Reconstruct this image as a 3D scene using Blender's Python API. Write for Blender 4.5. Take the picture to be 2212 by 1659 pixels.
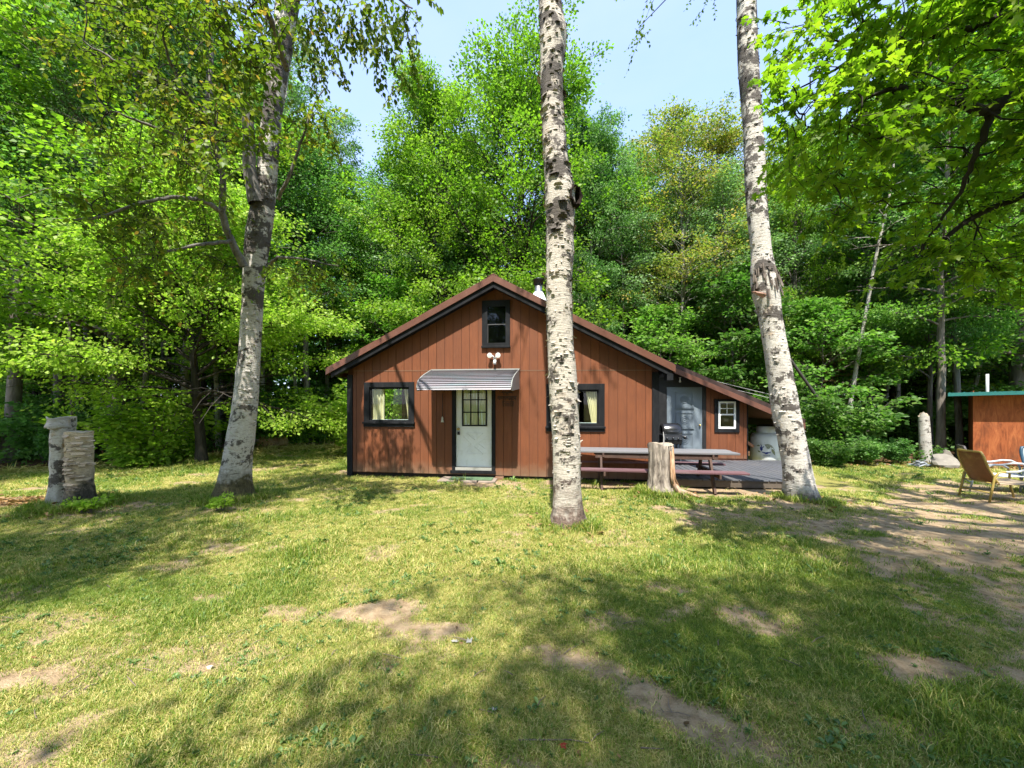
import bpy, bmesh, math, random
import numpy as np
from mathutils import Vector, Matrix

SC = bpy.context.scene
for _o in list(bpy.data.objects):
    bpy.data.objects.remove(_o)
COL = SC.collection
R = math.radians
rng = np.random.default_rng(7)
random.seed(7)

# ------------------------------------------------------------------ camera
EYE, FPX, CX, HY = 1.7, 850.0, 1106.0, 880.0       # eye height; photo measured at 2212 x 1659
cam_d = bpy.data.cameras.new('camera')
cam = bpy.data.objects.new('camera', cam_d)
COL.objects.link(cam)
cam.location = (0, 0, EYE)
cam.rotation_euler = (R(90), 0, 0)
cam_d.sensor_width = 36
cam_d.lens = 36 * FPX / 2212
cam_d.shift_y = (HY - 829.5) / 2212
cam_d.clip_start = 0.05
cam_d.clip_end = 2000
SC.camera = cam

# ------------------------------------------------------------------ sky, sun, exposure
SUN = Vector((0.13, 1.0, -1.75)).normalized()      # direction the light travels
elev = math.asin(-SUN.z)
azim = math.atan2(-SUN.x, -SUN.y)                   # clockwise from +Y towards +X
W = bpy.data.worlds.new('World')
SC.world = W
W.use_nodes = True
nt = W.node_tree
nt.nodes.clear()
def wn(t): return nt.nodes.new(t)
out = wn('ShaderNodeOutputWorld'); bg = wn('ShaderNodeBackground'); sky = wn('ShaderNodeTexSky')
sky.sky_type = 'NISHITA'; sky.sun_disc = False
sky.sun_elevation = elev; sky.sun_rotation = azim
sky.air_density = 1.0; sky.dust_density = 1.2; sky.ozone_density = 2.2
tc = wn('ShaderNodeTexCoord'); mp = wn('ShaderNodeMapping'); mp.inputs['Scale'].default_value = (1.4, 1.4, 3.2)
nz = wn('ShaderNodeTexNoise'); nz.inputs['Scale'].default_value = 1.6; nz.inputs['Detail'].default_value = 7
nz.inputs['Roughness'].default_value = 0.55
rp = wn('ShaderNodeValToRGB')
rp.color_ramp.elements[0].position = 0.36; rp.color_ramp.elements[0].color = (0.42, 0.42, 0.42, 1)
rp.color_ramp.elements[1].position = 0.74; rp.color_ramp.elements[1].color = (0.85, 0.85, 0.85, 1)
mx = wn('ShaderNodeMix'); mx.data_type = 'RGBA'
mx.inputs['B'].default_value = (1.35, 1.72, 2.9, 1)   # thin white cloud, in the sky's own units
nt.links.new(tc.outputs['Generated'], mp.inputs['Vector'])
nt.links.new(mp.outputs['Vector'], nz.inputs['Vector'])
nt.links.new(nz.outputs['Fac'], rp.inputs['Fac'])
nt.links.new(rp.outputs['Color'], mx.inputs['Factor'])
nt.links.new(sky.outputs['Color'], mx.inputs['A'])
nt.links.new(mx.outputs['Result'], bg.inputs['Color'])
bg.inputs['Strength'].default_value = 0.15
nt.links.new(bg.outputs['Background'], out.inputs['Surface'])

sun_d = bpy.data.lights.new('sun', 'SUN')
sun_d.energy = 3.2; sun_d.angle = R(0.53); sun_d.color = (1.0, 0.95, 0.86)
sun = bpy.data.objects.new('sun', sun_d); COL.objects.link(sun)
sun.rotation_euler = SUN.to_track_quat('-Z', 'Y').to_euler()
sun.location = (-8, -20, 40)
SC.view_settings.view_transform = 'Standard'
SC.view_settings.look = 'None'
SC.view_settings.gamma = 1
SC.view_settings.use_curve_mapping = False
SC.view_settings.exposure = 1.88
SC.render.engine = 'CYCLES'
SC.cycles.max_bounces = 8
SC.cycles.diffuse_bounces = 5
SC.cycles.glossy_bounces = 3
SC.cycles.transmission_bounces = 6
SC.cycles.transparent_max_bounces = 8
SC.cycles.caustics_reflective = False
SC.cycles.caustics_refractive = False
SC.cycles.use_denoising = True

# ------------------------------------------------------------------ helpers
def at(x, y, Y):
    """a point of the photograph (2212 px wide) at distance Y -> metres"""
    return Vector(((x - CX) / FPX * Y, Y, EYE - (y - HY) / FPX * Y))
def ground_y(y): return EYE * FPX / (y - HY)

def tag(o, label=None, cat=None, group=None, kind=None):
    if label: o['label'] = label
    if cat: o['category'] = cat
    if group: o['group'] = group
    if kind: o['kind'] = kind
    return o

def empty(name, loc=(0, 0, 0), rz=0.0):
    o = bpy.data.objects.new(name, None)
    o.empty_display_size = 0.2
    o.location = loc; o.rotation_euler = (0, 0, rz)
    COL.objects.link(o)
    return o

def link(name, me, parent=None, loc=None):
    o = bpy.data.objects.new(name, me)
    if parent: o.parent = parent
    if loc is not None: o.location = loc
    COL.objects.link(o)
    return o

def np_mesh(name, V, F, mat=None, smooth=False, tint=None):
    me = bpy.data.meshes.new(name)
    V = np.asarray(V, np.float32); F = np.asarray(F, np.int32)
    k = F.shape[1]
    me.vertices.add(len(V)); me.vertices.foreach_set('co', V.ravel())
    me.loops.add(F.size); me.loops.foreach_set('vertex_index', F.ravel())
    me.polygons.add(len(F)); me.polygons.foreach_set('loop_start', np.arange(0, F.size, k, dtype=np.int32))
    if smooth: me.polygons.foreach_set('use_smooth', np.ones(len(F), bool))
    if tint is not None:
        a = me.attributes.new('tint', 'FLOAT', 'FACE'); a.data.foreach_set('value', np.asarray(tint, np.float32))
    me.update(calc_edges=True)
    if mat: me.materials.append(mat)
    return me

class MB:
    """collects simple shapes into one mesh"""
    def __init__(s): s.v = []; s.f = []; s.sm = []
    def add(s, vs, fs, smooth=False):
        n = len(s.v); s.v += [tuple(p) for p in vs]
        s.f += [tuple(i + n for i in f) for f in fs]; s.sm += [smooth] * len(fs)
        return s
    def box(s, x0, x1, y0, y1, z0, z1):
        v = [(x0,y0,z0),(x1,y0,z0),(x1,y1,z0),(x0,y1,z0),(x0,y0,z1),(x1,y0,z1),(x1,y1,z1),(x0,y1,z1)]
        return s.add(v, [(3,2,1,0),(4,5,6,7),(0,1,5,4),(1,2,6,5),(2,3,7,6),(3,0,4,7)])
    def prism(s, poly, y0, y1):
        """polygon in x-z (counter-clockwise seen from -y) pushed from y0 to y1"""
        n = len(poly)
        v = [(x, y0, z) for x, z in poly] + [(x, y1, z) for x, z in poly]
        f = [tuple(range(n)), tuple(range(2*n-1, n-1, -1))] + [((i+1) % n, i, i+n, (i+1) % n + n) for i in range(n)]
        return s.add(v, f)
    def ring(s, x0, x1, z0, z1, ix0, ix1, iz0, iz1, y0, y1):
        """a rectangular frame in x-z as one connected piece"""
        o = [(x0, z0), (x1, z0), (x1, z1), (x0, z1)]; i = [(ix0, iz0), (ix1, iz0), (ix1, iz1), (ix0, iz1)]
        v = [(x, y, z) for y in (y0, y1) for x, z in o + i]; f = []
        for k in range(4):
            n = (k+1) % 4
            f += [(k, n, 4+n, 4+k), (8+n, 8+k, 12+k, 12+n), (n, k, 8+k, 8+n), (4+k, 4+n, 12+n, 12+k)]
        return s.add(v, f)
    def bar(s, a, b, w, h, up=(0, 0, 1)):
        """a box beam from a to b, w wide (sideways), h high"""
        a, b = Vector(a), Vector(b); d = (b - a).normalized(); u = Vector(up)
        if abs(d.dot(u)) > 0.97: u = Vector((0, 1, 0))
        r = d.cross(u).normalized(); u = r.cross(d)
        v = [p + r*(sx*w/2) + u*(sz*h/2) for p in (a, b) for sx, sz in ((-1,-1),(1,-1),(1,1),(-1,1))]
        return s.add(v, [(0,1,2,3),(7,6,5,4),(0,4,5,1),(1,5,6,2),(2,6,7,3),(3,7,4,0)])
    def tube(s, path, rad, k=8, cap=True, smooth=True):
        P = [Vector(p) for p in path]
        if not hasattr(rad, '__len__'): rad = [rad] * len(P)
        V = []; ref = None
        for i, p in enumerate(P):
            d = (P[min(i+1, len(P)-1)] - P[max(i-1, 0)]).normalized()
            if ref is None:
                ref = Vector((1, 0, 0)) if abs(d.x) < 0.8 else Vector((0, 1, 0))
            a = (ref - d * ref.dot(d)).normalized(); ref = a; b = d.cross(a)
            V += [p + (a*math.cos(2*math.pi*j/k) + b*math.sin(2*math.pi*j/k)) * rad[i] for j in range(k)]
        F = [(i*k+j, i*k+(j+1) % k, (i+1)*k+(j+1) % k, (i+1)*k+j) for i in range(len(P)-1) for j in range(k)]
        s.add(V, F, smooth)
        if cap:
            n = len(s.v) - len(V)
            s.f += [tuple(n + j for j in range(k-1, -1, -1)), tuple(n + (len(P)-1)*k + j for j in range(k))]; s.sm += [False, False]
        return s
    def lathe(s, prof, c=(0, 0, 0), k=24, smooth=True, axis='z'):
        V = []
        for r, z in prof:
            for j in range(k):
                a = 2*math.pi*j/k
                p = (r*math.cos(a), r*math.sin(a), z) if axis == 'z' else (r*math.cos(a), z, r*math.sin(a))
                V.append((p[0]+c[0], p[1]+c[1], p[2]+c[2]))
        F = [(i*k+j, i*k+(j+1) % k, (i+1)*k+(j+1) % k, (i+1)*k+j) for i in range(len(prof)-1) for j in range(k)]
        if axis == 'y': F = [f[::-1] for f in F]
        return s.add(V, F, smooth)
    def build(s, name, mat=None, parent=None, loc=None, bevel=0.0, seg=1):
        me = bpy.data.meshes.new(name)
        me.from_pydata(s.v, [], s.f)
        me.polygons.foreach_set('use_smooth', s.sm)
        me.update()
        if mat: me.materials.append(mat)
        o = link(name, me, parent, loc)
        if bevel:
            m = o.modifiers.new('bevel', 'BEVEL'); m.width = bevel; m.segments = seg; m.limit_method = 'ANGLE'; m.angle_limit = R(40)
        return o

# value noise on arrays ---------------------------------------------------
_perm = np.random.default_rng(3).permutation(4096)
def _h(ix, iy): return _perm[(ix * 1619 + iy * 31337) & 4095] / 4095.0
def vnoise(x, y):
    x = np.asarray(x, float); y = np.asarray(y, float)
    ix = np.floor(x).astype(int); iy = np.floor(y).astype(int); fx = x - ix; fy = y - iy
    fx = fx*fx*(3-2*fx); fy = fy*fy*(3-2*fy)
    return (_h(ix,iy)*(1-fx)*(1-fy) + _h(ix+1,iy)*fx*(1-fy) + _h(ix,iy+1)*(1-fx)*fy + _h(ix+1,iy+1)*fx*fy)
def fbm(x, y, o=4):
    t = 0; a = 0.5; n = 0
    for i in range(o):
        t = t + a*vnoise(np.asarray(x)*2**i + 17.3*i, np.asarray(y)*2**i - 9.1*i); n += a; a *= 0.5
    return t / n
def sstep(a, b, x):
    t = np.clip((x - a) / (b - a), 0, 1); return t*t*(3-2*t)

# ------------------------------------------------------------------ materials
def nodes_of(name):
    m = bpy.data.materials.new(name); m.use_nodes = True
    t = m.node_tree; t.nodes.clear()
    o = t.nodes.new('ShaderNodeOutputMaterial')
    return m, t, o
def N(t, typ, **kw):
    n = t.nodes.new(typ)
    for k, v in kw.items():
        if k in n.inputs: n.inputs[k].default_value = v
        else: setattr(n, k, v)
    return n
def L(t, a, b): t.links.new(a, b)
def ramp(t, src, stops):
    r = N(t, 'ShaderNodeValToRGB'); e = r.color_ramp.elements
    while len(e) < len(stops): e.new(0.5)
    for q, (p, c) in zip(e, stops):
        q.position = p; q.color = (*c, 1) if len(c) == 3 else c
    L(t, src, r.inputs['Fac']); return r.outputs['Color']
def mixc(t, fac, a, b, mode='MIX'):
    m = N(t, 'ShaderNodeMix', data_type='RGBA', blend_type=mode)
    for s, v in (('Factor', fac), ('A', a), ('B', b)):
        if hasattr(v, 'links'): L(t, v, m.inputs[s])
        elif s == 'Factor': m.inputs[s].default_value = v
        else: m.inputs[s].default_value = (*v, 1)
    return m.outputs['Result']
def coords(t, kind='Object', scale=(1, 1, 1)):
    c = N(t, 'ShaderNodeTexCoord'); m = N(t, 'ShaderNodeMapping'); m.inputs['Scale'].default_value = scale
    L(t, c.outputs[kind], m.inputs['Vector']); return m.outputs['Vector']
def noise(t, vec, scale, detail=4, rough=0.55, dist=0.0):
    n = N(t, 'ShaderNodeTexNoise', Scale=scale, Detail=detail, Roughness=rough, Distortion=dist)
    L(t, vec, n.inputs['Vector']); return n.outputs['Fac']
def bump(t, h, strength=0.3, dist=0.01):
    b = N(t, 'ShaderNodeBump', Strength=strength, Distance=dist); L(t, h, b.inputs['Height']); return b.outputs['Normal']
def principled(t, o, col, rough=0.6, normal=None, metal=0.0, spec=0.5):
    p = N(t, 'ShaderNodeBsdfPrincipled', Metallic=metal)
    p.inputs['Specular IOR Level'].default_value = spec
    if hasattr(col, 'links'): L(t, col, p.inputs['Base Color'])
    else: p.inputs['Base Color'].default_value = (*col, 1)
    if hasattr(rough, 'links'): L(t, rough, p.inputs['Roughness'])
    else: p.inputs['Roughness'].default_value = rough
    if normal is not None: L(t, normal, p.inputs['Normal'])
    L(t, p.outputs[0], o.inputs['Surface']); return p

def m_plain(name, col, rough=0.5, var=0.15, scale=12.0, metal=0.0, stretch=(1, 1, 1), bmp=0.15, spec=0.4, dirt=None, dirt_amt=0.5):
    """painted or plain surface: slow colour drift, fine grain, optional wear"""
    m, t, o = nodes_of(name)
    v = coords(t, 'Object', stretch)
    n1 = noise(t, v, scale, 5); n2 = noise(t, v, scale*0.17, 3)
    a = tuple(c*(1-var) for c in col); b = tuple(min(1, c*(1+var)) for c in col)
    c = ramp(t, n1, [(0.3, a), (0.7, b)])
    c = mixc(t, 0.5, c, ramp(t, n2, [(0.35, a), (0.65, b)]))
    inf = N(t, 'ShaderNodeObjectInfo')
    c = mixc(t, ramp(t, inf.outputs['Random'], [(0, (0, 0, 0)), (1, (0.6*var,)*3)]), c, tuple(0.55*x for x in col))
    if dirt:
        n3 = noise(t, v, scale*0.6, 6, 0.7, 0.6)
        c = mixc(t, ramp(t, n3, [(0.52, (0, 0, 0)), (0.68, (dirt_amt,)*3)]), c, dirt)
    principled(t, o, c, rough, bump(t, n1, bmp, 0.004), metal, spec)
    return m

def m_leaf(name, stops, trans=0.45, gloss=0.035, tcol=1.5, sat=1.0):
    """leaf: diffuse both sides, light shining through, a waxy glint; tint differs leaf by leaf and tree by tree"""
    m, t, o = nodes_of(name)
    at_ = N(t, 'ShaderNodeAttribute', attribute_name='tint', attribute_type='GEOMETRY')
    inf = N(t, 'ShaderNodeObjectInfo')
    add = N(t, 'ShaderNodeMath', operation='MULTIPLY_ADD'); L(t, inf.outputs['Random'], add.inputs[0]); add.inputs[1].default_value = 0.3
    L(t, at_.outputs['Fac'], add.inputs[2])
    sub = N(t, 'ShaderNodeMath', operation='SUBTRACT'); L(t, add.outputs[0], sub.inputs[0]); sub.inputs[1].default_value = 0.15
    c = ramp(t, sub.outputs[0], stops)
    d = N(t, 'ShaderNodeBsdfDiffuse'); L(t, c, d.inputs['Color'])
    tr = N(t, 'ShaderNodeBsdfTranslucent')
    c2 = mixc(t, 1.0, c, (tcol*0.95, tcol*1.2, tcol*0.6), 'MULTIPLY'); L(t, c2, tr.inputs['Color'])
    mx = N(t, 'ShaderNodeMixShader', Fac=trans); L(t, d.outputs[0], mx.inputs[1]); L(t, tr.outputs[0], mx.inputs[2])
    g = N(t, 'ShaderNodeBsdfGlossy', Roughness=0.5); g.inputs['Color'].default_value = (0.5, 0.6, 0.45, 1)
    m2 = N(t, 'ShaderNodeMixShader', Fac=gloss); L(t, mx.outputs[0], m2.inputs[1]); L(t, g.outputs[0], m2.inputs[2])
    L(t, m2.outputs[0], o.inputs['Surface'])
    return m

def m_bark(name, dark, light, scale=9.0, stretch=(1, 1, 0.22), bmp=0.9, moss=None):
    m, t, o = nodes_of(name)
    v = coords(t, 'Object', stretch)
    n = noise(t, v, scale, 7, 0.65, 0.4); n2 = noise(t, coords(t), 2.3, 3)
    c = ramp(t, n, [(0.32, dark), (0.62, light)])
    c = mixc(t, ramp(t, n2, [(0.4, (0, 0, 0)), (0.7, (0.5, 0.5, 0.5))]), c, tuple(0.6*a for a in light))
    if moss:
        n3 = noise(t, coords(t), 3.1, 5, 0.7); c = mixc(t, ramp(t, n3, [(0.55, (0, 0, 0)), (0.68, (0.7, 0.7, 0.7))]), c, moss)
    principled(t, o, c, 0.9, bump(t, n, bmp, 0.02), spec=0.2)
    return m

def m_birch(name, base_z=0.0, base_h=0.0, white=(0.62, 0.59, 0.54), dark_amt=0.5, lichen=0.3, basecol=(0.13, 0.085, 0.06), dark_grow=0.0):
    """white bark with thin cross cracks, black scabs, lichen, and bare brown bark up to base_h"""
    m, t, o = nodes_of(name)
    vo = coords(t)
    vs = coords(t, 'Object', (0.7, 0.7, 5.0))
    vd = coords(t, 'Object', (1, 1, 1.5))
    line = noise(t, vs, 9.0, 6, 0.7, 0.8)
    fine = noise(t, coords(t, 'Object', (1, 1, 3)), 42.0, 4, 0.6)
    big = noise(t, vd, 2.4, 4, 0.6, 0.4); sml = noise(t, coords(t, 'Object', (1, 1, 0.8)), 17.0, 7, 0.7, 0.6)
    sc_ = N(t, 'ShaderNodeMath', operation='MULTIPLY_ADD'); L(t, sml, sc_.inputs[0]); sc_.inputs[1].default_value = 0.45
    bm_ = N(t, 'ShaderNodeMapRange', clamp=True); L(t, big, bm_.inputs['Value']); bm_.inputs['From Min'].default_value = 0.36; bm_.inputs['From Max'].default_value = 0.64
    sc2 = N(t, 'ShaderNodeMath', operation='MULTIPLY'); L(t, bm_.outputs['Result'], sc2.inputs[0]); sc2.inputs[1].default_value = 0.28; L(t, sc2.outputs[0], sc_.inputs[2]); scab = sc_.outputs[0]
    tone = noise(t, vo, 2.2, 3)
    c = ramp(t, tone, [(0.3, tuple(a*0.78 for a in white)), (0.7, white)])
    c = mixc(t, ramp(t, fine, [(0.42, (0.55,)*3), (0.62, (0, 0, 0))]), c, (0.36, 0.30, 0.24))
    c = mixc(t, ramp(t, line, [(0.37, (0.9,)*3), (0.43, (0, 0, 0))]), c, (0.085, 0.065, 0.05))
    peach = noise(t, vo, 3.7, 5, 0.7)
    c = mixc(t, ramp(t, peach, [(0.58, (0, 0, 0)), (0.70, (0.6,)*3)]), c, (0.48, 0.33, 0.20))
    sep = N(t, 'ShaderNodeSeparateXYZ'); L(t, vo, sep.inputs[0])
    lo = 0.475 - 0.115*dark_amt
    thr = N(t, 'ShaderNodeMath', operation='MULTIPLY_ADD'); L(t, sep.outputs['Z'], thr.inputs[0]); thr.inputs[1].default_value = dark_grow; L(t, scab, thr.inputs[2])
    c = mixc(t, ramp(t, thr.outputs[0], [(lo, (0, 0, 0)), (lo+0.055, (0.95,)*3)]), c, mixc(t, fine, (0.02, 0.017, 0.015), (0.12, 0.10, 0.085)))
    li = noise(t, vo, 6.3, 5, 0.75)
    c = mixc(t, ramp(t, li, [(0.60, (0, 0, 0)), (0.68, (lichen*2,)*3)]), c, (0.30, 0.34, 0.20))
    if base_h > 0:
        wob = N(t, 'ShaderNodeMath', operation='MULTIPLY_ADD'); L(t, scab, wob.inputs[0]); wob.inputs[1].default_value = -base_h*2.4; L(t, sep.outputs['Z'], wob.inputs[2])
        mr = N(t, 'ShaderNodeMapRange', clamp=True); L(t, wob.outputs[0], mr.inputs['Value'])
        mr.inputs['From Min'].default_value = base_z + base_h*0.28; mr.inputs['From Max'].default_value = base_z - base_h*0.45
        rough_b = ramp(t, noise(t, coords(t, 'Object', (1, 1, 0.4)), 26, 6, 0.7), [(0.35, tuple(a*0.35 for a in basecol)), (0.7, tuple(a*1.5 for a in basecol))])
        c = mixc(t, mr.outputs['Result'], c, rough_b)
    h = N(t, 'ShaderNodeMath', operation='ADD'); L(t, line, h.inputs[0]); L(t, scab, h.inputs[1])
    principled(t, o, c, 0.75, bump(t, h.outputs[0], 0.8, 0.025), spec=0.25)
    return m

def m_glass(name, tint=(0.9, 0.95, 0.93), refl=0.01):
    m, t, o = nodes_of(name)
    tr = N(t, 'ShaderNodeBsdfTransparent'); tr.inputs['Color'].default_value = (*tint, 1)
    g = N(t, 'ShaderNodeBsdfGlossy', Roughness=0.015)
    lw = N(t, 'ShaderNodeFresnel', IOR=1.5)
    ad = N(t, 'ShaderNodeMath', operation='ADD'); L(t, lw.outputs[0], ad.inputs[0]); ad.inputs[1].default_value = refl
    geo = N(t, 'ShaderNodeNewGeometry'); fr_ = N(t, 'ShaderNodeMath', operation='SUBTRACT'); fr_.inputs[0].default_value = 1.0; L(t, geo.outputs['Backfacing'], fr_.inputs[1])
    mu_ = N(t, 'ShaderNodeMath', operation='MULTIPLY'); L(t, ad.outputs[0], mu_.inputs[0]); L(t, fr_.outputs[0], mu_.inputs[1])   # one mirror face per pane
    mx = N(t, 'ShaderNodeMixShader'); L(t, mu_.outputs[0], mx.inputs['Fac']); L(t, tr.outputs[0], mx.inputs[1]); L(t, g.outputs[0], mx.inputs[2])
    L(t, mx.outputs[0], o.inputs['Surface'])
    return m
# ------------------------------------------------------------------ ground
EDGE_X = np.array([-40, -15, -12, -9.5, -7, -4, 0, 7.5, 9, 12.5, 15, 18, 40.0])
EDGE_Y = np.array([8.5, 10.3, 11.4, 13.6, 15.6, 18.5, 19, 14.5, 12.4, 11.6, 11.9, 11.0, 8.0])
def edge_y(x): return np.interp(x, EDGE_X, EDGE_Y)
MOUNDS = [(-4.75, 6.7, 0.9, 0.13), (-6.95, 6.35, 0.9, 0.16), (0.75, 5.3, 0.55, 0.05), (2.82, 7.5, 0.55, 0.08), (4.93, 6.9, 0.6, 0.07),
          (-9.2, 11.75, 0.6, 0.08), (-8.9, 14.6, 1.2, 0.15)]
def gz(x, y):
    x = np.asarray(x, float); y = np.asarray(y, float)
    z = 0.05 * (fbm(x*0.55, y*0.55, 3) - 0.5) + 0.05 * (fbm(x*2.3 + 40, y*2.3, 3) - 0.5)
    cab = sstep(8.0, 9.0, y) * sstep(-5.5, -4.5, x) * (1 - sstep(8.5, 9.5, x)) * (1 - sstep(17, 18, y))
    z = z * (1 - 0.85 * cab)
    z = z + 0.3 * sstep(11, 19, y) * (1 - sstep(-7, -3, x))
    for mx_, my_, r, h in MOUNDS: z = z + h * np.exp(-((x-mx_)**2 + (y-my_)**2) / (r*r))
    far = np.maximum(0, np.hypot(x, y) - 45)
    return z + 0.012 * far
def g(x, y): return float(gz(x, y))

BLOBS = [  # x, y, half length, half width, angle, strength : bare soil
    (8.2, 7.1, 5.2, 1.3, 0.1, 1.0), (6.0, 5.4, 2.6, 1.3, -0.5, 0.95), (7.4, 4.8, 2.9, 1.5, 0.0, 0.9), (4.8, 3.5, 1.5, 0.8, -0.3, 0.85), (5.2, 4.6, 1.8, 0.9, -0.4, 0.95), (4.3, 6.7, 1.4, 0.6, 0.0, 0.8), (-0.75, 3.05, 0.6, 0.14, 0.1, 0.9), (-2.0, 2.62, 0.5, 0.1, 0.25, 0.8), (4.6, 7.7, 2.6, 0.55, -0.06, 1.0), (2.6, 8.5, 2.6, 0.42, -0.1, 0.9),
    (-0.6, 8.95, 1.15, 0.42, -0.1, 0.95), (-1.25, 3.25, 0.55, 0.16, 0.15, 0.95), (-0.9, 2.95, 0.35, 0.14, 0, 0.8), (-3.1, 2.45, 0.32, 0.10, 0.2, 1.0),
    (-2.4, 2.75, 0.35, 0.11, 0.3, 0.75), (-2.75, 3.55, 0.35, 0.13, 0, 0.75), (-1.9, 3.3, 0.22, 0.1, 0, 0.8), (0.35, 2.65, 0.55, 0.15, -0.5, 0.85),
    (0.85, 2.25, 0.5, 0.16, -0.6, 0.9), (1.15, 2.05, 0.25, 0.2, 0, 0.7), (2.75, 2.55, 0.62, 0.2, -0.35, 0.95), (2.15, 2.05, 0.3, 0.1, 0, 0.7), (1.45, 3.3, 0.28, 0.13, 0.6, 0.75),
    (2.0, 3.1, 0.45, 0.16, -0.4, 0.75), (-6.9, 6.2, 1.0, 0.55, 0.1, 0.75), (-4.6, 6.25, 0.9, 0.5, 0.1, 0.5), (-8.4, 7.0, 1.4, 0.5, 0.2, 0.7),
    (4.1, 3.1, 0.8, 0.35, -0.3, 0.75), (3.6, 4.4, 0.6, 0.2, -0.2, 0.6), (0.78, 5.6, 0.42, 0.3, 0.0, 0.7), (-0.3, 4.9, 0.5, 0.14, 0.1, 0.45), (1.25, 5.0, 0.6, 0.2, 0, 0.5), (3.9, 2.2, 0.7, 0.3, 0, 0.7), (-0.1, 1.75, 0.5, 0.15, 0.1, 0.6)]
def dirt_at(x, y):
    x = np.asarray(x, float); y = np.asarray(y, float)
    wob = (fbm(x*2.1 + 5, y*2.1 + 3, 4) - 0.5)
    d = np.zeros_like(x)
    for bx, by, a, b, th, s in BLOBS:
        a, b = a*1.25, b*1.3; c, q = math.cos(th), math.sin(th); u = (x-bx)*c + (y-by)*q; v = -(x-bx)*q + (y-by)*c
        rr = np.sqrt((u/a)**2 + (v/b)**2) + wob*1.7
        d = np.maximum(d, s * (1 - sstep(0.35, 1.1, rr)))
    p = fbm(x*1.35 + 31, y*1.9 - 7, 5)
    d = np.maximum(d, 0.62 * sstep(0.63, 0.74, p))
    return d
def dry_at(x, y):
    x = np.asarray(x, float); y = np.asarray(y, float)
    p = fbm(x*0.8 + 3, y*1.1 + 11, 5)
    right = sstep(0.2, 3.0, x - 0.35*y) * 0.22
    back = sstep(8, 11, y) * (1 - sstep(-6, -3, x)) * 0.10
    return np.clip(sstep(0.32, 0.64, p + 0.09) - right - back + 0.12*sstep(4.5, 7, y)*(1-sstep(9, 10, y)), 0, 1)

def axis(a, b, step, lim):
    core = np.arange(a, b + step/2, step); out_ = []; s = step
    hi = [core[-1]]; lo = [core[0]]
    while hi[-1] < lim: s *= 1.25; hi.append(hi[-1] + s)
    s = step
    while lo[-1] > -lim: s *= 1.25; lo.append(lo[-1] - s)
    return np.array(lo[:0:-1] + list(core) + hi[1:])
gx = axis(-11, 12, 0.075, 400); gy = axis(0.5, 14, 0.07, 400)
GX, GY = np.meshgrid(gx, gy); nx, ny = len(gx), len(gy)
GV = np.stack([GX.ravel(), GY.ravel(), gz(GX.ravel(), GY.ravel())], 1)
ii = (np.arange(ny-1)[:, None]*nx + np.arange(nx-1)[None, :]).ravel()
GF = np.stack([ii, ii+1, ii+nx+1, ii+nx], 1)

m, t, o = nodes_of('lawn_soil')
v = coords(t); 
def gattr(n): return N(t, 'ShaderNodeAttribute', attribute_name=n, attribute_type='GEOMETRY').outputs['Fac']
n1 = noise(t, v, 9, 8, 0.65); n2 = noise(t, v, 70, 5, 0.6); n3 = noise(t, v, 1.7, 4)
thatch = ramp(t, n2, [(0.3, (0.13, 0.13, 0.028)), (0.5, (0.25, 0.225, 0.065)), (0.72, (0.40, 0.34, 0.13))])
green = ramp(t, n2, [(0.3, (0.055, 0.09, 0.014)), (0.7, (0.18, 0.21, 0.042))])
crumb = noise(t, v, 190, 3, 0.7)
c = mixc(t, gattr('dry'), green, thatch)
soil = ramp(t, n1, [(0.28, (0.18, 0.12, 0.07)), (0.5, (0.33, 0.24, 0.145)), (0.75, (0.46, 0.35, 0.23))])
soil = mixc(t, ramp(t, crumb, [(0.60, (0, 0, 0)), (0.72, (0.6,)*3)]), soil, (0.09, 0.06, 0.04))
soil = mixc(t, ramp(t, n2, [(0.55, (0, 0, 0)), (0.75, (0.45,)*3)]), soil, (0.16, 0.11, 0.06))
rag = N(t, 'ShaderNodeMath', operation='MULTIPLY_ADD'); L(t, n1, rag.inputs[0]); rag.inputs[1].default_value = 0.9; L(t, gattr('dirt'), rag.inputs[2])
c = mixc(t, ramp(t, rag.outputs[0], [(0.62, (0, 0, 0)), (1.25, (1, 1, 1))]), c, soil)
lit = ramp(t, n1, [(0.3, (0.035, 0.022, 0.013)), (0.55, (0.12, 0.07, 0.04)), (0.75, (0.22, 0.13, 0.075))])
c = mixc(t, gattr('litter'), c, lit)
hh = N(t, 'ShaderNodeMath', operation='ADD'); L(t, n1, hh.inputs[0]); L(t, n2, hh.inputs[1])
principled(t, o, c, 0.95, bump(t, hh.outputs[0], 0.7, 0.03), spec=0.1)
M_GROUND = m
gme = np_mesh('lawn', GV, GF, M_GROUND, smooth=True)
def pattr(me, n, v):
    a = me.attributes.new(n, 'FLOAT', 'POINT'); a.data.foreach_set('value', np.asarray(v, np.float32))
gX, gY = GV[:, 0], GV[:, 1]
litter = sstep(-0.5, 0.5, gY - edge_y(gX) + 1.2*(fbm(gX*0.9, gY*0.9, 3) - 0.5)) 
litter = np.maximum(litter, 0.75*np.exp(-((gX+8.7)**2/2.2 + (gY-6.9)**2/0.25)))
pattr(gme, 'dirt', dirt_at(gX, gY)); pattr(gme, 'dry', dry_at(gX, gY)); pattr(gme, 'litter', litter)
lawn = link('lawn_ground', gme); tag(lawn, kind='structure')

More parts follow.
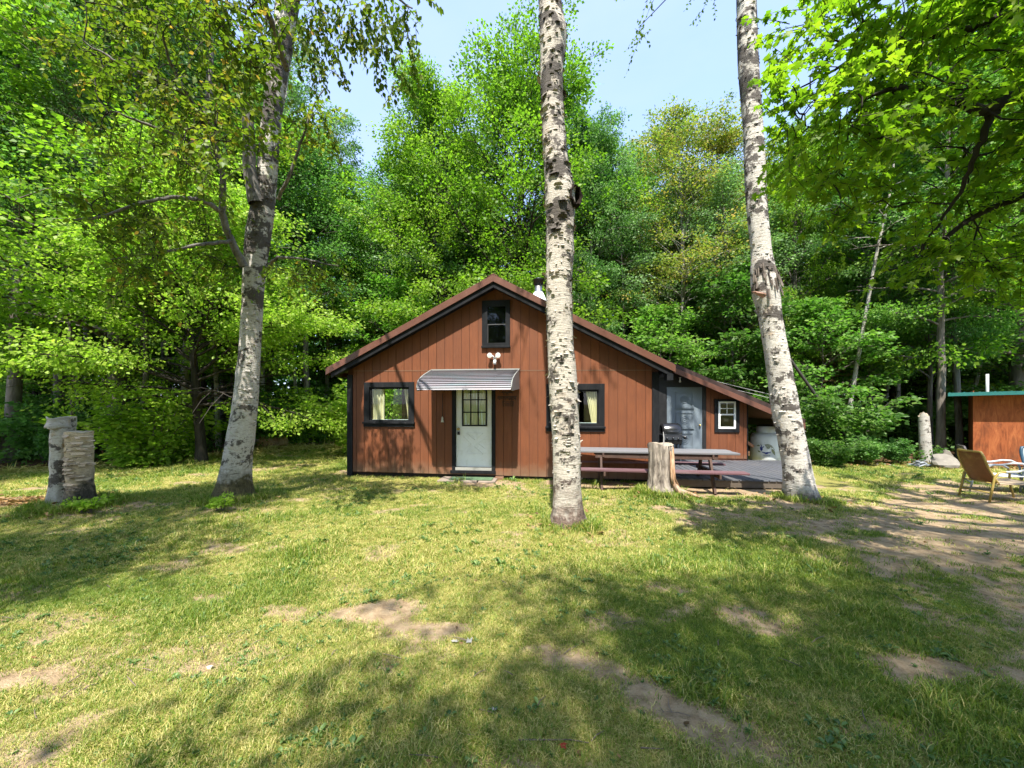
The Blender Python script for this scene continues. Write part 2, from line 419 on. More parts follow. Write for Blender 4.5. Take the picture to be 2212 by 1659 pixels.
# ------------------------------------------------------------------ grass (scattered tufts)
M_GRASS = m_leaf('grass_blade', [(0.0, (0.065, 0.135, 0.012)), (0.5, (0.165, 0.235, 0.025)), (1.0, (0.31, 0.335, 0.055))], trans=0.35, gloss=0.05)
M_STRAW = m_leaf('straw_blade', [(0.0, (0.29, 0.27, 0.07)), (0.5, (0.47, 0.40, 0.13)), (1.0, (0.60, 0.50, 0.22))], trans=0.2, gloss=0.04)
M_WEED = m_leaf('weed_leaf', [(0.0, (0.045, 0.10, 0.02)), (0.5, (0.085, 0.16, 0.035)), (1.0, (0.16, 0.24, 0.06))], trans=0.3, gloss=0.08)

def tuft(n, h, spread, width, lean, seed, dry_frac=0.0):
    q = np.random.default_rng(seed); V = []; F = []; T = []; MI = []
    for i in range(n):
        a = q.uniform(0, 2*math.pi); r = spread*math.sqrt(q.uniform(0, 1)); b = q.uniform(0, 2*math.pi)
        bx, by = r*math.cos(a), r*math.sin(a); hh_ = h*q.uniform(0.5, 1.2); ln = lean*q.uniform(0.3, 1.5)*hh_; w = width*q.uniform(0.7, 1.3)
        dx, dy = math.cos(b), math.sin(b); sx, sy = -dy*w/2, dx*w/2; k = len(V)
        V += [(bx-sx, by-sy, -0.004), (bx+sx, by+sy, -0.004), (bx+dx*ln*0.35-sx*0.8, by+dy*ln*0.35-sy*0.8, hh_*0.55), (bx+dx*ln*0.35+sx*0.8, by+dy*ln*0.35+sy*0.8, hh_*0.55), (bx+dx*ln, by+dy*ln, hh_*q.uniform(0.75, 1.0))]
        F += [(k, k+1, k+3), (k, k+3, k+2), (k+2, k+3, k+4)]; tt = q.uniform(0, 1); T += [tt]*3; MI += [1 if q.uniform() < dry_frac else 0]*3
    return V, F, T, MI
def rosette(n, ln, w, seed, rise=0.35):
    q = np.random.default_rng(seed); V = []; F = []; T = []; MI = []
    for i in range(n):
        a = 2*math.pi*i/n + q.uniform(-0.4, 0.4); l = ln*q.uniform(0.55, 1.1); ww = w*q.uniform(0.7, 1.2); up = rise*q.uniform(0.4, 1.6)
        dx, dy = math.cos(a), math.sin(a); sx, sy = -dy, dx; k = len(V)
        for s, wd in ((0.08, 0.12), (0.4, 0.9), (0.75, 0.8)):
            z = l*up*math.sin(s*2.2); V += [(dx*l*s - sx*ww*wd/2, dy*l*s - sy*ww*wd/2, z+0.008), (dx*l*s, dy*l*s, z), (dx*l*s + sx*ww*wd/2, dy*l*s + sy*ww*wd/2, z+0.008)]
        V += [(dx*l, dy*l, l*up*0.75)]
        for b in (0, 3):
            F += [(k+b, k+b+1, k+b+4), (k+b, k+b+4, k+b+3), (k+b+1, k+b+2, k+b+5), (k+b+1, k+b+5, k+b+4)]
        F += [(k+6, k+7, k+9), (k+7, k+8, k+9)]
        T += [q.uniform(0, 1)]*10; MI += [2]*10
    return V, F, T, MI
TUFTS = bpy.data.collections.new('grass_kinds')
def tuft_obj(name, parts):
    V, F, T, MI = parts
    me = np_mesh(name, V, F, None, tint=T)
    for mm in (M_GRASS, M_STRAW, M_WEED): me.materials.append(mm)
    me.polygons.foreach_set('material_index', np.array(MI, np.int32))
    ob = bpy.data.objects.new(name, me); TUFTS.objects.link(ob)
names = []
for k, pr in enumerate([tuft(20, 0.030, 0.05, 0.0040, 1.0, 1, 0.06), tuft(18, 0.036, 0.055, 0.0038, 1.1, 2, 0.10), tuft(22, 0.024, 0.055, 0.0042, 1.1, 3, 0.12),
                        tuft(20, 0.024, 0.055, 0.0034, 1.5, 4, 0.75), tuft(22, 0.020, 0.06, 0.0032, 1.8, 5, 0.8), tuft(20, 0.028, 0.055, 0.0036, 1.3, 6, 0.4),
                        tuft(22, 0.075, 0.05, 0.0042, 0.6, 7, 0.12), tuft(18, 0.06, 0.05, 0.004, 0.8, 8, 0.3),
                        rosette(7, 0.075, 0.03, 9), rosette(9, 0.055, 0.02, 10, 0.6), rosette(12, 0.03, 0.018, 11, 0.9)]):
    tuft_obj('tuft_kind_%02d' % k, pr)

def scatter(n, x0, x1, y0, y1, size):
    q = np.random.default_rng(int(1000*y0) + 5)
    x = q.uniform(x0, x1, n); y = q.uniform(y0, y1, n)
    keep = (np.abs(x) < 1.42*y + 1.0) & (y < edge_y(x) + 0.3*q.normal(size=n))
    # not inside the cabin, deck or under the doormat
    cu, cn = (math.cos(R(6.3)), -math.sin(R(6.3))), (math.sin(R(6.3)), math.cos(R(6.3)))
    tt = (x+4.059)*cu[0] + (y-9.744)*cu[1]; dd = (x+4.059)*cn[0] + (y-9.744)*cn[1]
    keep &= ~((tt > -0.02) & (tt < 7.5) & (dd > 0.04)) & ~((tt > 7.3) & (tt < 11.6) & (dd > -0.62))
    x, y = x[keep], y[keep]; d = dirt_at(x, y); dr = dry_at(x, y); n = len(x)
    lit_ = np.exp(-((x+8.7)**2/2.2 + (y-6.9)**2/0.25))
    for tx_, ty_, tr_0 in ((-4.83, 6.9, 0.45), (0.78, 5.62, 0.30), (5.25, 7.05, 0.38), (2.82, 7.5, 0.36), (-6.95, 6.28, 0.45)):
        d = d*(1 - 0.6*np.exp(-((np.hypot(x-tx_, y-ty_) - tr_0)/0.13)**2))
    keep = q.uniform(size=n) > np.clip(1.1*d**1.2 + 0.8*lit_, 0, 0.97)
    x, y, d, dr = x[keep], y[keep], d[keep], dr[keep]; n = len(x)
    u = q.uniform(size=n); idx = np.where(u < dr*0.80, 3 + q.integers(0, 3, n), q.integers(0, 3, n))
    clump = fbm(x*1.7 + 60, y*1.7, 3)
    u2 = q.uniform(size=n)
    idx = np.where((u2 < 0.02 + 0.12*sstep(0.52, 0.66, clump)) & (dr < 0.6), 6 + q.integers(0, 2, n), idx)
    wd = fbm(x*1.1 - 20, y*1.1 + 8, 3)
    idx = np.where((q.uniform(size=n) < 0.012 + 0.11*sstep(0.52, 0.70, wd)), 8 + q.integers(0, 3, n), idx)
    ring_ = np.zeros(n)
    for tx_, ty_, tr_0 in ((-4.83, 6.9, 0.45), (0.78, 5.62, 0.30), (5.25, 7.05, 0.38), (2.82, 7.5, 0.36), (-6.95, 6.28, 0.45), (-9.2, 11.75, 0.3)):
        ring_ = np.maximum(ring_, np.exp(-((np.hypot(x-tx_, y-ty_) - tr_0)/0.13)**2))
    idx = np.where((q.uniform(size=n) < 0.75*ring_), 6 + q.integers(0, 2, n), idx)   # uncut grass round the trunks
    scl = size*q.uniform(0.5, 1.35, n)*(0.45 + 1.15*clump)*(1 + 0.5*ring_)
    scl = np.where(idx >= 8, scl*q.uniform(0.4, 0.8, n), scl)
    return x, y, idx, scl
parts_ = [scatter(105000, -6.5, 6.5, 1.2, 4.0, 0.74), scatter(80000, -12, 12, 4.0, 8.0, 1.15), scatter(55000, -17, 17, 8.0, 19.0, 1.6)]
px = np.concatenate([p[0] for p in parts_]); py = np.concatenate([p[1] for p in parts_])
pid = np.concatenate([p[2] for p in parts_]); psc = np.concatenate([p[3] for p in parts_])
gm = bpy.data.meshes.new('grass'); gm.vertices.add(len(px))
gm.vertices.foreach_set('co', np.stack([px, py, gz(px, py)], 1).astype(np.float32).ravel())
a = gm.attributes.new('kind_index', 'INT', 'POINT'); a.data.foreach_set('value', pid.astype(np.int32))
a = gm.attributes.new('size', 'FLOAT', 'POINT'); a.data.foreach_set('value', psc.astype(np.float32))
a = gm.attributes.new('turn', 'FLOAT_VECTOR', 'POINT')
tr_ = np.stack([rng.normal(0, 0.12, len(px)), rng.normal(0, 0.12, len(px)), rng.uniform(0, 6.28, len(px))], 1)
a.data.foreach_set('vector', tr_.astype(np.float32).ravel()); gm.update()
ng = bpy.data.node_groups.new('grow_grass', 'GeometryNodeTree')
ng.interface.new_socket('Geometry', in_out='INPUT', socket_type='NodeSocketGeometry')
ng.interface.new_socket('Geometry', in_out='OUTPUT', socket_type='NodeSocketGeometry')
gi = ng.nodes.new('NodeGroupInput'); go = ng.nodes.new('NodeGroupOutput'); iop = ng.nodes.new('GeometryNodeInstanceOnPoints')
ci = ng.nodes.new('GeometryNodeCollectionInfo'); ci.inputs['Collection'].default_value = TUFTS
ci.inputs['Separate Children'].default_value = True; ci.inputs['Reset Children'].default_value = True
def na(nm, typ):
    n = ng.nodes.new('GeometryNodeInputNamedAttribute'); n.data_type = typ; n.inputs['Name'].default_value = nm; return n.outputs['Attribute']
e2r = ng.nodes.new('FunctionNodeEulerToRotation')
ng.links.new(gi.outputs[0], iop.inputs['Points']); ng.links.new(ci.outputs[0], iop.inputs['Instance'])
iop.inputs['Pick Instance'].default_value = True
ng.links.new(na('kind_index', 'INT'), iop.inputs['Instance Index']); ng.links.new(na('size', 'FLOAT'), iop.inputs['Scale'])
ng.links.new(na('turn', 'FLOAT_VECTOR'), e2r.inputs[0]); ng.links.new(e2r.outputs[0], iop.inputs['Rotation'])
ng.links.new(iop.outputs[0], go.inputs[0])
grass = link('lawn_grass', gm); tag(grass, 'patchy short lawn grass with straw and small weeds', 'grass', kind='stuff')
md = grass.modifiers.new('grow', 'NODES'); md.node_group = ng
# ------------------------------------------------------------------ cabin
TH = R(6.3)
CAB = empty('cabin', (-4.059, 9.744, 0), -TH)
tag(CAB, 'brown board cabin with black trim, white front door and metal awning', 'cabin')
BROWN = (0.25, 0.092, 0.046); BLACK = (0.012, 0.013, 0.015)
m, t, o = nodes_of('brown_siding')                      # painted plywood siding
v = coords(t, 'Object', (1, 1, 0.12)); n1 = noise(t, v, 28, 6, 0.65); n2 = noise(t, coords(t), 1.1, 4); n3 = noise(t, coords(t, 'Object', (1, 1, 0.5)), 7, 6, 0.75)
c = ramp(t, n2, [(0.3, (0.158, 0.048, 0.017)), (0.7, (0.215, 0.068, 0.024))])
c = mixc(t, ramp(t, n1, [(0.35, (0.35,)*3), (0.6, (0, 0, 0))]), c, (0.085, 0.029, 0.014))
inf = N(t, 'ShaderNodeObjectInfo'); c = mixc(t, ramp(t, inf.outputs['Random'], [(0, (0, 0, 0)), (1, (0.5,)*3)]), c, (0.115, 0.042, 0.020))
c = mixc(t, ramp(t, n3, [(0.58, (0, 0, 0)), (0.74, (0.4,)*3)]), c, (0.22, 0.10, 0.052))
sp = N(t, 'ShaderNodeSeparateXYZ'); L(t, coords(t), sp.inputs[0])
spl = N(t, 'ShaderNodeMath', operation='MULTIPLY_ADD'); L(t, n3, spl.inputs[0]); spl.inputs[1].default_value = -0.55; L(t, sp.outputs['Z'], spl.inputs[2])
mr = N(t, 'ShaderNodeMapRange', clamp=True); L(t, spl.outputs[0], mr.inputs['Value']); mr.inputs['From Min'].default_value = 0.16; mr.inputs['From Max'].default_value = -0.22
mr.inputs['To Max'].default_value = 0.55
c = mixc(t, mr.outputs['Result'], c, (0.20, 0.15, 0.10))     # mud splashed up from the ground
principled(t, o, c, 0.62, bump(t, n1, 0.35, 0.004), spec=0.35)
M_SIDE = m
M_SHEATH = m_plain('siding_groove', (0.085, 0.03, 0.017), 0.8)  # darker than the boards: the shade in the grooves is put into its brown
M_TRIM = m_plain('black_trim', BLACK, 0.6, 0.35, 16, stretch=(1, 1, 0.4), dirt=(0.045, 0.042, 0.04), dirt_amt=0.3, spec=0.15)
M_RAKE = m_plain('brown_metal_trim', (0.125, 0.050, 0.032), 0.42, 0.18, 5, spec=0.5, dirt=(0.20, 0.10, 0.07), dirt_amt=0.4)
M_ROOF = m_plain('brown_roof_metal', (0.13, 0.055, 0.035), 0.4, 0.15, 6)
M_RDARK = m_plain('dark_roof_edge', (0.045, 0.024, 0.019), 0.6, 0.3, 8)
M_WHITE = m_plain('white_paint', (0.87, 0.88, 0.90), 0.4, 0.05, 9, dirt=(0.45, 0.43, 0.36), dirt_amt=0.25)
M_VINYL = m_plain('white_vinyl', (0.80, 0.81, 0.80), 0.35, 0.04, 9)
M_GREY = m_plain('grey_paint', (0.165, 0.20, 0.23), 0.42, 0.07, 6, dirt=(0.17, 0.19, 0.2), dirt_amt=0.3)
M_CURT = m_plain('curtain', (0.74, 0.63, 0.41), 0.9, 0.06, 10, stretch=(1, 1, 0.1))
M_CURT2 = m_plain('sheer_curtain', (0.62, 0.58, 0.38), 0.9, 0.12, 14, stretch=(1, 1, 0.15))
M_GLASS = m_glass('window_glass'); M_GLASSD = m_glass('dark_glass', (0.5, 0.52, 0.5), 0.0)
M_ROOM = m_plain('room_wood', (0.10, 0.065, 0.04), 0.7)
M_BRASS = m_plain('brass', (0.55, 0.40, 0.16), 0.28, 0.1, metal=1.0)
M_STEEL = m_plain('worn_steel', (0.55, 0.55, 0.55), 0.35, 0.1, metal=1.0)
M_DKMETAL = m_plain('dark_metal', (0.03, 0.03, 0.032), 0.5, 0.2, metal=0.6)

def rz_main(x): return 4.748 - (0.517*(3.684 - x) if x < 3.684 else 0.528*(x - 3.684))
SEAM_L, SEAM_R = 2.60, 2.545
def seam(x): return SEAM_L + (SEAM_R - SEAM_L) * x / 7.3
def base(x): return 0.125 - 0.072 * x / 7.3
GAP = 0.0045
edges = [0.128, 0.225]
while edges[-1] < 7.27: edges.append(edges[-1] + 0.2032)
edges = [e for e in edges if e < 7.22] + [7.282]
OPEN = [(0.428, 1.647, 1.335, 2.20), (4.898, 6.118, 1.31, 2.13), (2.663, 3.677, 0.215, 2.36)]
rs = random.Random(4)
def board(x0, x1, zl0, zl1, zh0, zh1):
    y = -0.012 - rs.uniform(0, 0.0025)
    MB().prism([(x0+GAP, zl0), (x1-GAP, zl1), (x1-GAP, zh1), (x0+GAP, zh0)], y, 0.004).build('siding_board', M_SIDE, CAB)
for x0, x1 in zip(edges, edges[1:]):
    cut = None
    for a0, a1, z0, z1 in OPEN:
        if x0 > a0 - 0.02 and x1 < a1 + 0.02: cut = (z0, z1)
    s0, s1 = seam(x0) - 0.004, seam(x1) - 0.004
    if cut:
        board(x0, x1, base(x0), base(x1), cut[0], cut[0]); board(x0, x1, cut[1], cut[1], s0, s1)
    else: board(x0, x1, base(x0), base(x1), s0, s1)
    top = lambda x: rz_main(x) - 0.245
    if x0 < 3.684 < x1:
        y = -0.012
        MB().prism([(x0+GAP, seam(x0)+0.006), (x1-GAP, seam(x1)+0.006), (x1-GAP, top(x1)), (3.684, top(3.684)), (x0+GAP, top(x0))], y, 0.004).build('siding_board', M_SIDE, CAB)
    else:
        board(x0, x1, seam(x0)+0.006, seam(x1)+0.006, max(top(x0), seam(x0)+0.03), max(top(x1), seam(x1)+0.03))
MB().box(0.15, 7.28, -0.019, -0.0125, 0, 0.014).build('seam_strip', M_SIDE, CAB).matrix_local = Matrix.Translation((0, 0, SEAM_L - 0.006)) @ Matrix.Rotation(math.atan2(SEAM_R-SEAM_L, 7.3), 4, 'Y').inverted()

# sheathing behind the boards, with the openings left out
sh = MB(); W0, W1 = 0.006, 0.10
xs = sorted({0.0, 7.43, 0.428, 1.647, 2.663, 3.677, 4.898, 6.118})
for x0, x1 in zip(xs, xs[1:]):
    hole = next((q for q in OPEN if abs(q[0]-x0) < 1e-6), None)
    if hole: sh.box(x0, x1, W0, W1, 0.10, hole[2]); sh.box(x0, x1, W0, W1, hole[3], 2.6)
    else: sh.box(x0, x1, W0, W1, 0.10, 2.6)
sh.prism([(0.0, 2.6), (7.43, 2.6), (7.43, 2.62), (3.684, 4.5), (0.0, 2.62)], W0, W1)
sh.build('front_wall', M_SHEATH, CAB)
# side window in the left wall, seen through the front window
def d_at(px):
    for k in range(600):
        d = k*0.01; P = Vector((-4.059 + d*math.sin(TH), 9.744 + d*math.cos(TH)))
        if P.x / P.y < -1 or (P.x/P.y)*FPX + CX >= px: return d
    return 3.0
da, db = sorted((d_at(826.0), d_at(868.0)))
lw = MB(); lw.box(0.0, 0.09, 0.1, da, 0.1, 2.6).box(0.0, 0.09, db, 6.5, 0.1, 2.6).box(0.0, 0.09, da, db, 0.1, 1.0).box(0.0, 0.09, da, db, 2.35, 2.6)
lw.build('side_wall', M_SHEATH, CAB)
sw = MB().box(0.095, 0.115, da-0.05, db+0.05, 0.90, 0.995).build('window', M_TRIM, CAB)
MB().box(0.04, 0.045, da, db, 1.0, 2.35).build('pane', M_GLASS, sw)
MB().box(7.34, 7.43, 0.1, 6.5, 0.1, 2.66).build('side_wall', m_plain('black_wall', (0.014, 0.013, 0.013), 0.7), CAB)
MB().box(0.0, 7.43, 6.5, 6.6, 0.1, 2.6).prism([(0, 2.6), (7.43, 2.6), (7.43, 2.62), (3.684, 4.5), (0, 2.62)], 6.5, 6.6).build('back_wall', M_SHEATH, CAB)
MB().box(0.09, 7.34, 0.1, 6.5, 0.14, 0.2).build('floor', M_ROOM, CAB)
MB().box(0.09, 7.34, 0.1, 6.5, 2.52, 2.56).build('ceiling', M_ROOM, CAB)
MB().box(1.95, 2.05, 0.1, 6.5, 0.2, 2.52).box(4.4, 4.46, 1.6, 6.5, 0.2, 2.52).build('room_wall', M_ROOM, CAB)
MB().box(0.04, 7.4, 0.05, 0.09, -0.12, 0.14).build('skirting', m_plain('dark_skirting', (0.02, 0.017, 0.015), 0.9), CAB)
MB().box(-0.012, 0.126, -0.035, 0.05, -0.04, 2.50).build('corner_board', M_TRIM, CAB, bevel=0.003)
MB().box(7.284, 7.435, -0.035, 0.05, 0.02, 2.50).build('corner_board', M_TRIM, CAB, bevel=0.003)

# roof
def slope(x0, x1, off0, off1, y0, y1, f=rz_main):
    return MB().prism([(x0, f(x0)-off1), (x1, f(x1)-off1), (x1, f(x1)-off0), (x0, f(x0)-off0)], y0, y1)
XL, XR, XA = -0.384, 7.70, 3.684
for x0, x1 in ((XL, XA), (XA, XR)):
    rf = slope(x0, x1, 0.005, 0.06, -0.298, 6.9).build('roof', M_ROOF, CAB)
    ribs = MB()
    k = 0.05
    while k < 7.1:
        q0, q1 = (x0, x1)
        ribs.prism([(q0, rz_main(q0)-0.002), (q1, rz_main(q1)-0.002), (q1, rz_main(q1)+0.018), (q0, rz_main(q0)+0.018)], -0.29+k, -0.29+k+0.03); k += 0.23
    ribs.build('roof_ribs', M_ROOF, rf)
    slope(x0, x1, -0.004, 0.158, -0.322, -0.300).build('rake_board', M_RAKE, CAB, bevel=0.003)
    slope(x0+0.1 if x0 == XL else x0, x1-0.04 if x1 == XR else x1, 0.15, 0.285, -0.282, -0.245).build('fascia', M_TRIM, CAB, bevel=0.004)
    slope(x0+0.1 if x0 == XL else x0, x1-0.02 if x1 == XR else x1, 0.205, 0.235, -0.243, 0.0).build('soffit', M_TRIM, CAB)
MB().box(XL-0.012, XL+0.008, -0.32, 6.9, rz_main(XL)-0.158, rz_main(XL)-0.008).build('eave_board', M_RAKE, CAB)
MB().box(XR-0.008, XR+0.012, -0.32, 2.2, rz_main(XR)-0.158, rz_main(XR)-0.008).build('eave_board', M_RAKE, CAB)
MB().box(XR-0.16, XR-0.03, -0.285, -0.06, rz_main(XR)-0.33, rz_main(XR)-0.17).build('rafter_end', M_TRIM, CAB)
MB().box(7.435, XR-0.02, -0.24, 6.4, rz_main(XR)-0.20, rz_main(XR)-0.17).build('soffit', M_TRIM, CAB)
MB().prism([(XA-0.16, rz_main(XA-0.16)+0.012), (XA, 4.756), (XA+0.16, rz_main(XA+0.16)+0.012), (XA, 4.782)], -0.325, 6.9).build('ridge_cap', M_RAKE, CAB)

# windows of the front
def black_window(x0, x1, z0, z1, gx0, gx1, gz0, gz1, sill):
    fr = MB()
    y0 = -0.045
    fr.ring(x0, x1, z0, z1, gx0, gx1, gz0-0.004, gz1+0.005, y0, -0.003)
    w = fr.build('window', M_TRIM, CAB, bevel=0.004)
    s = MB(); a = 0.035
    s.ring(gx0-0.02, gx1+0.02, gz0-0.02, gz1+0.02, gx0+a, gx1-a, gz0+0.012, gz1-a, 0.0, 0.04)
    s.build('sash', M_TRIM, w)
    MB().box(gx0+a, gx1-a, 0.016, 0.021, gz0+0.01, gz1-a).build('pane', M_GLASS, w)
    MB().box(gx0-0.02, gx1+0.02, 0.045, 0.12, gz0-0.03, gz0+0.018).build('inner_sill', M_WHITE, w)
    if sill: MB().box(sill[0], sill[1], -0.085, -0.004, sill[2], sill[3]).box(sill[0]+0.02, sill[1]-0.02, -0.05, -0.004, sill[2]-0.075, sill[2]-0.002).build('sill', M_TRIM, w, bevel=0.004)
    return w
def curtain(par, xt0, xt1, xb0, xb1, z0, z1, mat=None, y=0.075, amp=0.02, waves=5):
    V = []; F = []; nu, nv = 40, 8
    for j in range(nv+1):
        s = j/nv; a = xb0 + (xt0-xb0)*s; b = xb1 + (xt1-xb1)*s
        for i in range(nu+1):
            u = i/nu; V.append((a+(b-a)*u, y + amp*math.sin(u*waves*2*math.pi + 0.5*math.sin(3*s)) + 0.008*math.sin(9*u+4*s), z0+(z1-z0)*s))
    for j in range(nv):
        for i in range(nu): k = j*(nu+1)+i; F.append((k, k+1, k+nu+2, k+nu+1))
    me = np_mesh('curtain', V, F, mat or M_CURT, True, [0.5]*len(F)); return link('curtain', me, par)
w = black_window(0.428, 1.704, 1.30, 2.315, 0.565, 1.575, 1.385, 2.185, (0.402, 1.722, 1.30, 1.345))
curtain(w, 0.59, 0.915, 0.61, 0.90, 1.40, 2.2, waves=4); curtain(w, 1.40, 1.57, 1.51, 1.57, 1.40, 2.2, waves=3)
w = black_window(4.89, 6.225, 1.235, 2.245, 5.03, 6.09, 1.325, 2.10, (4.87, 6.245, 1.215, 1.262))
curtain(w, 5.80, 6.08, 5.94, 6.08, 1.34, 2.12, waves=5); curtain(w, 5.04, 5.3, 5.04, 5.16, 1.34, 2.12, waves=4)
# gable window
MB().box(3.44, 4.0, -0.016, -0.0125, 3.2, 4.15).build('dark_backing', m_plain('attic_dark', (0.004, 0.004, 0.004), 0.9), CAB)  # black sheet laid on the boards, its colour stands in for the unlit attic
fr = MB().ring(3.372, 4.041, 3.16, 4.23, 3.505, 3.935, 3.225, 4.085, -0.055, -0.013)
gw = fr.build('window', M_TRIM, CAB, bevel=0.004)
MB().box(3.50, 3.94, -0.028, -0.023, 3.665, 4.084).build('pane', M_GLASSD, gw); MB().box(3.50, 3.94, -0.023, -0.018, 3.226, 3.655).build('pane', M_GLASSD, gw)
MB().box(3.506, 3.934, -0.036, -0.018, 3.652, 3.672).box(3.506, 3.518, -0.036, -0.018, 3.226, 3.65).build('meeting_rail', m_plain('worn_trim', (0.06, 0.06, 0.06), 0.6), gw)
MB().box(3.36, 4.05, -0.085, -0.013, 3.105, 3.155).build('sill', M_TRIM, gw, bevel=0.006)

# front door
MB().box(2.64, 2.722, -0.035, 0.06, 0.20, 2.42).box(3.60, 3.69, -0.035, 0.06, 0.20, 2.42).box(2.722, 3.60, -0.035, 0.06, 2.345, 2.42).box(2.60, 3.70, -0.05, 0.06, 0.125, 0.198).build('door_frame', M_TRIM, CAB, bevel=0.004)
MB().box(2.70, 3.61, -0.03, 0.11, 0.2, 0.268).box(2.7, 2.724, 0.061, 0.11, 0.27, 2.34).build('threshold', m_plain('grey_threshold', (0.33, 0.32, 0.29), 0.6), CAB)
fd = MB().box(2.727, 3.595, 0.03, 0.07, 0.275, 2.34).build('front_door', M_WHITE, CAB, bevel=0.004)
tb = MB(); PX = lambda x: 2.909 + (x-390)/290*0.554; PZ = lambda y: 1.088 - (y-880)/280*0.521
for tri in (((420,885),(630,885),(535,975)), ((430,1150),(632,1150),(530,1062)), ((385,925),(475,1020),(400,1085)), ((680,925),(575,1020),(665,1085))):
    P = [(PX(x), PZ(y)) for x, y in tri]
    for (a, b) in zip(P, P[1:] + P[:1]):
        if tri[0][0] in (385, 680) and a == P[2]: continue
        tb.bar((a[0], 0.024, a[1]), (b[0], 0.024, b[1]), 0.02, 0.022, (0, -1, 0))
tb.build('cross_moulding', M_WHITE, fd)
gx0, gx1, gz0, gz1 = 2.875, 3.485, 1.25, 2.215
curtain(fd, gx0+0.01, gx1-0.01, gx0+0.01, gx1-0.01, gz0+0.01, gz1-0.01, M_CURT2, y=0.022, amp=0.004, waves=9)
mu = MB(); by = (0.002, 0.026)
mu.box(gx0, gx0+0.035, *by, gz0, gz1).box(gx1-0.035, gx1, *by, gz0, gz1).box(gx0+0.035, gx1-0.035, *by, gz0, gz0+0.035).box(gx0+0.035, gx1-0.035, *by, gz1-0.035, gz1)
pw = (gx1-gx0-0.07); ph = (gz1-gz0-0.07)
for k in (1, 2):
    mu.box(gx0+0.035+pw*k/3-0.013, gx0+0.035+pw*k/3+0.013, 0.004, 0.016, gz0+0.036, gz1-0.036)
    mu.box(gx0+0.036, gx1-0.036, 0.006, 0.015, gz0+0.035+ph*k/3-0.013, gz0+0.035+ph*k/3+0.013)
mu.build('muntins', M_TRIM, fd)
for i in range(3):
    for j in range(3):
        MB().box(gx0+0.037+pw*i/3+0.011, gx0+0.033+pw*(i+1)/3-0.011, 0.0115, 0.0135, gz0+0.037+ph*j/3+0.011, gz0+0.033+ph*(j+1)/3-0.011).build('pane', M_GLASS, fd)
MB().lathe([(0.0, -0.065), (0.022, -0.062), (0.029, -0.045), (0.022, -0.028), (0.012, -0.02), (0.012, 0.0), (0.032, 0.0), (0.032, 0.03)], (2.79, 0.0, 1.185), 16, axis='y').build('handle', M_BRASS, fd)
pl = MB().box(2.768, 2.826, -0.03, 0.0, 1.045, 1.12); pl.tube([(2.78, -0.015, 1.12), (2.78, -0.015, 1.15), (2.797, -0.015, 1.167), (2.814, -0.015, 1.15), (2.814, -0.015, 1.12)], 0.006)
pl.build('padlock', M_DKMETAL, fd, bevel=0.006)

# awning: overlapping aluminium slats between two side panels
m, t, o = nodes_of('awning_metal')
v = coords(t, 'Object', (0.35, 2.0, 2.0)); n1 = noise(t, v, 7, 7, 0.7, 0.5); n2 = noise(t, coords(t, 'Object', (0.3, 3, 3)), 3.0, 3)
sp = N(t, 'ShaderNodeSeparateXYZ'); L(t, coords(t), sp.inputs[0])
mr = N(t, 'ShaderNodeMapRange', clamp=True); L(t, sp.outputs['Y'], mr.inputs['Value']); mr.inputs['From Min'].default_value = -0.75; mr.inputs['From Max'].default_value = -0.1; mr.inputs['To Max'].default_value = 0.24; mr.inputs['To Min'].default_value = -0.12
ad = N(t, 'ShaderNodeMath', operation='ADD'); L(t, n1, ad.inputs[0]); L(t, mr.outputs['Result'], ad.inputs[1])
c = ramp(t, n2, [(0.35, (0.215, 0.225, 0.245)), (0.5, (0.205, 0.18, 0.20)), (0.6, (0.145, 0.19, 0.205)), (0.7, (0.225, 0.235, 0.255))])
c = mixc(t, ramp(t, ad.outputs[0], [(0.54, (0, 0, 0)), (0.74, (0.7,)*3)]), c, (0.14, 0.135, 0.135))
principled(t, o, c, 0.5, None, 0.1, 0.4)
M_AWN = m
M_AWN2 = m_plain('awning_side', (0.28, 0.29, 0.27), 0.45, 0.1, 12, dirt=(0.22, 0.24, 0.17), dirt_amt=0.5)
aw = empty('awning'); aw.parent = CAB
prof = [(0.0, 2.590), (-0.13, 2.553), (-0.26, 2.515), (-0.39, 2.476), (-0.52, 2.437), (-0.64, 2.398), (-0.75, 2.358), (-0.84, 2.320), (-0.91, 2.282), (-0.965, 2.243), (-1.0, 2.202), (-1.02, 2.16), (-1.03, 2.118), (-1.034, 2.072)]
def aw_x(y): s = -y/1.03; return 2.145 + 0.0*s, 4.25 - 0.075*s
for (y0, z0), (y1, z1) in zip(prof, prof[1:]):
    y0, z0 = y0 + 0.022*(y0-y1)/0.1, z0 + 0.022*(z0-z1)/0.1
    a0, a1 = aw_x(min(0, y0)); b0, b1 = aw_x(y1); y0 = min(y0, 0.0); nn = Vector((0, z0-z1, -(y1-y0)*-1)).normalized()
    nvec = Vector((0, -(z0-z1), (y0-y1))).normalized()
    e = 0.024
    V = [Vector((a0, y0, z0)), Vector((a1, y0, z0)), Vector((b1, y1, z1)) + nvec*e, Vector((b0, y1, z1)) + nvec*e]
    low = [p - nvec*0.004 for p in V]; V2 = V + low
    MB().add(V2, [(0, 3, 2, 1), (4, 5, 6, 7), (0, 1, 5, 4), (1, 2, 6, 5), (2, 3, 7, 6), (3, 0, 4, 7)]).build('slat', M_AWN, aw)
